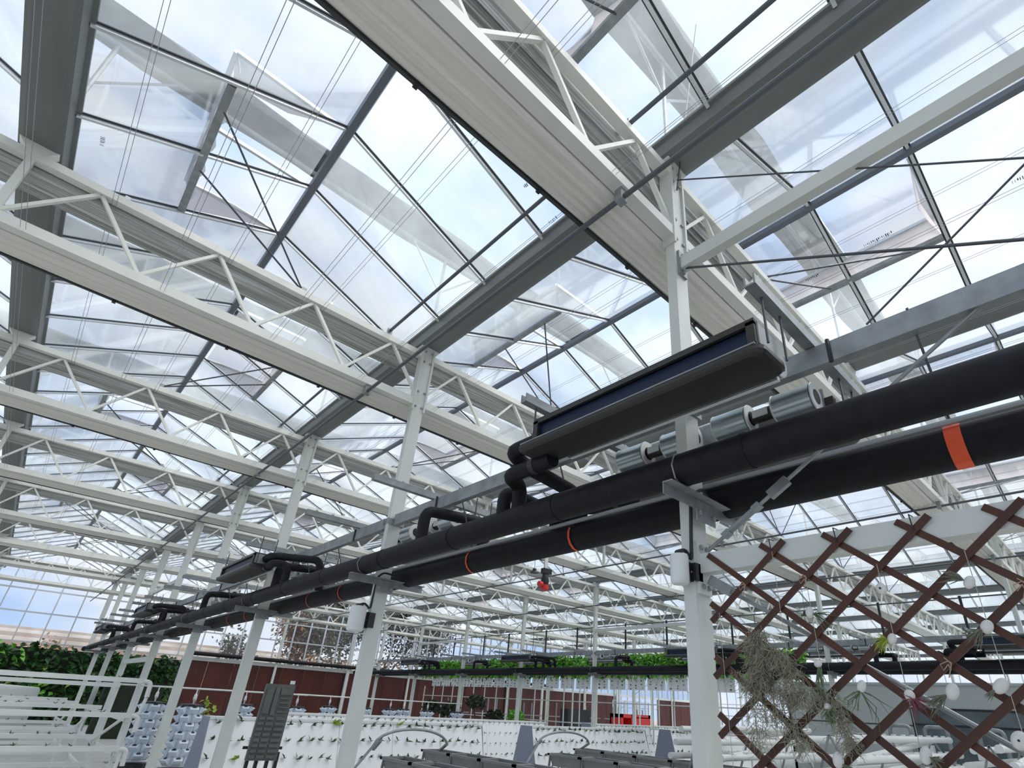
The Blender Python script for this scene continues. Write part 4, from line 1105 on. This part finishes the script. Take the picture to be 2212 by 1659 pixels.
def hoop(xa, xb, y, z, lab):
    pts = [(xa - .5, y, z - .55)] + [((xa + xb) / 2 - math.cos(a) * (xb - xa) * .5, y, z + .06 + math.sin(a) * .22) for a in [math.pi * i / 10 for i in range(11)]]
    t = thing('support_hoop', lab, 'hoop', (xa, y, z)); mk('arch', MB().tube(pts, .02, 8, .1), 'galvanised', t, smooth=True)
    mk('strut', MB().bar((xb, y, z + .08), (xb + .06, y + .3, z - .05), .04, .03).bar((xa + .1, y, z + .12), (xa + .16, y + .3, z - .02), .04, .03), 'trough_grey', t)
hoop(4.45, 5.75, 8.5, -.68, 'grey arched hoop over the left pair of troughs')
hoop(7.95, 9.4, 8.7, -.68, 'grey arched hoop over the right pair of troughs')

# ---------------------------------------------------------------- white PVC pipe racks behind the trellis
def pvc(xa, xb, y, lab, levels, back=.9):
    t = thing('pipe_rack', lab, 'pipe rack', ((xa + xb) / 2, y, FL), 'white pipe racks')
    for i, z in enumerate(levels):
        dy = i * .13
        mk('pipe', MB().tube([(xa, y - dy, z), (xb, y - dy, z)], .052, 12), 'offwhite_pipe', t, smooth=True)
        mk('pipe', MB().tube([(xa, y + back + dy, z - .05), (xb, y + back + dy, z - .05)], .052, 12), 'offwhite_pipe', t, smooth=True)
        for e in (xa, xb): mk('end_cap', MB().tube([(e - .03, y - dy, z), (e + .03, y - dy, z)], .062, 12), 'white_plastic', t, smooth=True)
        if i: mk('slant_pipe', MB().tube([(xa + .35, y - dy, z + .02), (xb - .2, y + back * .5, levels[i - 1] - .03)], .048, 12), 'offwhite_pipe', t, smooth=True)
        n = int((xb - xa) / .5)
        for q in range(n):
            mk('net_cup', MB().lathe([(.035, z + .04), (.04, z + .075)], (xa + .3 + q * .5, y - dy, 0), 8), 'white_plastic', t)
    for xx in (xa + .25, (xa + xb) / 2, xb - .25):
        mk('leg', MB().bar((xx, y + back * .5, levels[0] + .03), (xx, y - .13 * len(levels) - .1, FL), .03, .03), 'galvanised', t)
        mk('leg', MB().bar((xx, y + back * .5, levels[0] + .03), (xx, y + back + .13 * len(levels), FL), .03, .03), 'galvanised', t)
    return t
pvc(9.1, 13.2, 5.7, 'white PVC pipe rack left behind the nearest column', (-.15, -.36, -.58), .5)
pvc(8.9, 14.6, 3.4, 'white PVC pipe rack in front of the grey room', (-.16, -.42, -.62), .5)
pvc(11.6, 17.5, 2.05, 'white PVC pipe rack at the lower right edge', (-.20, -.42, -.62), .35)

# ---------------------------------------------------------------- grey room on the right
gr = thing('office_box', 'plain grey office room with dark window at the lower right', 'room', (24, 4, FL))
GRX = 23.0
mk('wall', MB().box(GRX, GRX + .1, -6, 10.6, FL, 1.38).box(GRX, GRX + 8, 10.5, 10.6, FL, 1.38), 'wall_grey', gr)
mk('roof', MB().box(GRX - .05, GRX + 8, -6, 10.65, 1.38, 1.46), 'wall_grey', gr)
w = mk('window', MB().box(GRX - .03, GRX, 2.6, 6.3, .62, .68).box(GRX - .03, GRX, 2.6, 6.3, -1.0, -.94).box(GRX - .03, GRX, 2.6, 2.66, -1.0, .68).box(GRX - .03, GRX, 6.24, 6.3, -1.0, .68).box(GRX - .03, GRX, 2.6, 6.3, .14, .2), 'black_plastic', gr)
mk('pane', MB().box(GRX - .012, GRX - .004, 2.66, 6.24, .2, .62), 'room_glass', w); mk('pane', MB().box(GRX - .012, GRX - .004, 2.66, 6.24, -.94, .14), 'room_glass', w)
mk('seam', MB().box(GRX - .01, GRX, -6, 10.6, .10, .14), 'dark_rubber', gr)
for i, yy in enumerate((2.4, 3.6, 5.0, 6.0)):
    t = thing('bent_pipe', 'grey bent pipe before the office window, %s from the right' % ['first', 'second', 'third', 'fourth'][i], 'pipe', (21.5, yy, FL), 'bent pipes before the office')
    mk('tube', MB().tube([(21.5, yy, FL), (21.5, yy, .1), (21.5, yy + .6, .1), (21.5, yy + .6, -.4)], .06, 10, .15), 'galvanised', t, smooth=True)
    mk('box', MB().box(21.4, 21.6, yy + .45, yy + .75, -.7, -.4), 'white_plastic', t)

# ---------------------------------------------------------------- small things by the brown boards
def bonsai(x, y, h, r, lab, m='bonsai'):
    t = thing('potted_tree', lab, 'potted tree', (x, y, FL))
    mk('pot', MB().lathe([(.2, FL), (.28, FL + .35), (.3, FL + .38)], (x, y, 0), 14), 'mould_grey', t)
    mk('trunk', MB().tube([(x, y, FL + .3), (x + .1, y, FL + .3 + h * .4), (x - .06, y, FL + h * .8)], [.06, .045, .03], 7), 'bark', t)
    g = MB()
    for q in range(420):
        a = rnd(0, 6.28); b = rnd(-.9, 1.2); rr = r * rnd(.55, 1); g.leaf((x + rr * math.cos(a) * math.cos(b), y + rr * math.sin(a) * math.cos(b), FL + h + rr * .7 * math.sin(b)), (rnd(-1, 1), rnd(-1, 1), rnd(-.5, 1)), .16, .09)
    stuff(mk('foliage', g, m, t))
bonsai(13.6, 21.6, 1.45, .35, 'small dark potted tree left of the rightmost planting tower')
bonsai(15.2, 22.6, 1.35, .5, 'low dark bush behind the rightmost planting tower')
bonsai(16.6, 22.6, 1.7, .48, 'tall dark potted tree before the brown boards')
bonsai(17.6, 22.4, 1.15, .45, 'low dark bush right of the tall potted tree')
bonsai(18.4, 21.8, 1.2, .42, 'bright leafy potted bush beside the dark bushes', 'leaf_bright')
t = thing('black_cabinet', 'black box cabinet before the brown boards', 'cabinet', (24.3, 23.5, FL))
mk('body', MB().box(23.5, 25.3, 23.4, 24.0, -.95, .05), 'black_plastic', t); mk('lid_edge', MB().box(23.5, 25.3, 23.35, 23.4, -.62, -.58), 'galvanised', t)
mk('foot', MB().box(23.7, 25.1, 23.5, 23.9, FL, -.95), 'black_plastic', t)
t = thing('red_crate', 'bright red open crate near the glass doors', 'crate', (28.5, 24, FL))
mk('frame', MB().box(28.2, 28.4, 23.5, 24.4, FL, -.05).box(29.2, 29.4, 23.5, 24.4, FL, -.05).box(30.9, 31.1, 23.5, 24.4, FL, -.05).box(28.2, 31.1, 23.5, 24.4, -.25, -.05).box(28.2, 31.1, 24.3, 24.4, FL, -.05), 'red_plastic', t)
mk('panel', MB().box(29.6, 30.9, 23.5, 23.56, FL, -.2), 'red_plastic', t)
for i in range(7):
    xx = 17.6 + i * 2.6
    t = thing('rail_stand', 'slim pale rail stand before the brown boards, %s from the left' % ORD[i].replace('nearest', 'first'), 'stand', (xx, 26, FL), 'pale rail stands')
    for d in (-.3, .3): mk('upright', MB().box(xx + d - .03, xx + d + .03, 25.97, 26.03, FL, .25 + .1 * (i % 2)), 'galvanised', t)
    mk('crossbar', MB().box(xx - 1.1, xx + 1.1, 25.98, 26.02, -.42, -.36), 'galvanised', t)
for i in range(6):
    tag(mk('thin_post', MB().box(20.5 + i * 1.9, 20.56 + i * 1.9, 22, 22.06, FL, 1.5), 'white_steel', org=(20.5 + i * 1.9, 22, FL)), 'slim white post under the leafy planter, %s from the left' % ORD[i].replace('nearest', 'first'), 'post', 'slim white posts')

# ---------------------------------------------------------------- outside: terraces, trees
for i in range(5):
    y = 46 + i * 6; h = .040 * y + i * .32
    o = tag(mk('terrace_bank', MB().box(-30 + i, 30 - i, y, y + 5, FL - .1, h).box(-30 + i, 30 - i, y - .1, y + .2, h - .3, h + .08).box(-30 + i, 30 - i, y - .06, y + .1, h - .75, h - .6), 'pale_sheet' if i % 2 else 'outside_earth', org=(0, y, FL)), '%s pale terrace bank outside beyond the end wall' % ORD[i], 'bank', 'terrace banks outside')
def tree(x, y, h, r, lab, leafm, n, trunk=.12):
    t = thing('outdoor_tree', lab, 'tree', (x, y, FL))
    b = MB(); tips = []
    def grow(p, d, l, rr, lev):
        q = p + d * l; b.tube([p, (p + q) / 2 + Vector((rnd(-.05, .05), rnd(-.05, .05), 0)) * l, q], [rr, rr * .85, rr * .65], 5, caps=False)
        if lev == 0: tips.append(q); return
        for i in range(3):
            e = (d + Vector((rnd(-.8, .8), rnd(-.8, .8), rnd(-.15, .6)))).normalized(); grow(q if i else p + d * l * .7, e, l * rnd(.6, .8), rr * .6, lev - 1)
            tips.append(q)
    grow(Vector((x, y, FL)), Vector((0, 0, 1)), h * .33, trunk, 4)
    stuff(mk('branches', b, 'bark', t))
    g = MB()
    for q in range(n):
        c = random.choice(tips); g.leaf(c + Vector((rnd(-r, r), rnd(-r, r), rnd(-r, r))), (rnd(-1, 1), rnd(-1, 1), rnd(-1, 1)), rnd(.14, .34), rnd(.09, .2))
    stuff(mk('foliage', g, leafm, t))
tree(10.6, 40, 5.4, .4, 'bare twiggy tree outside beside the third column', 'tree_leaf', 350)
tree(13.8, 41, 8.2, .9, 'rust-tinged tree outside left of the white speaker', 'shrub_rust', 5000)
tree(17.6, 41, 10.2, 1.0, 'tall grey-green tree outside behind the second column', 'tree_leaf', 9000)
tree(21.6, 42, 11.0, 1.0, 'tallest grey-green tree outside right of the second column', 'tree_leaf', 9000)
tree(1.5, 44, 3.6, .5, 'rusty shrub outside at the far left, left one', 'shrub_rust', 900)
tree(4.0, 44, 3.4, .5, 'rusty shrub outside at the far left, right one', 'shrub_rust', 900)
tree(38, 46, 4.5, .3, 'bare thin tree outside far behind the second row', 'tree_leaf', 60)
tree(45, 46, 4.5, .3, 'bare thin tree outside before the glass doors', 'tree_leaf', 60)
g = MB()
for q in range(900): g.leaf((rnd(14, 24), rnd(37.5, 39), FL + rnd(1.0, 4.0)), (rnd(-1, 1), rnd(-1, 1), rnd(-.3, 1)), rnd(.2, .4), rnd(.1, .2))
tag(stuff(mk('autumn_shrubs', g, 'shrub_rust', org=(17, 40, FL))), 'rusty autumn shrubs outside along the end wall', 'shrubs')
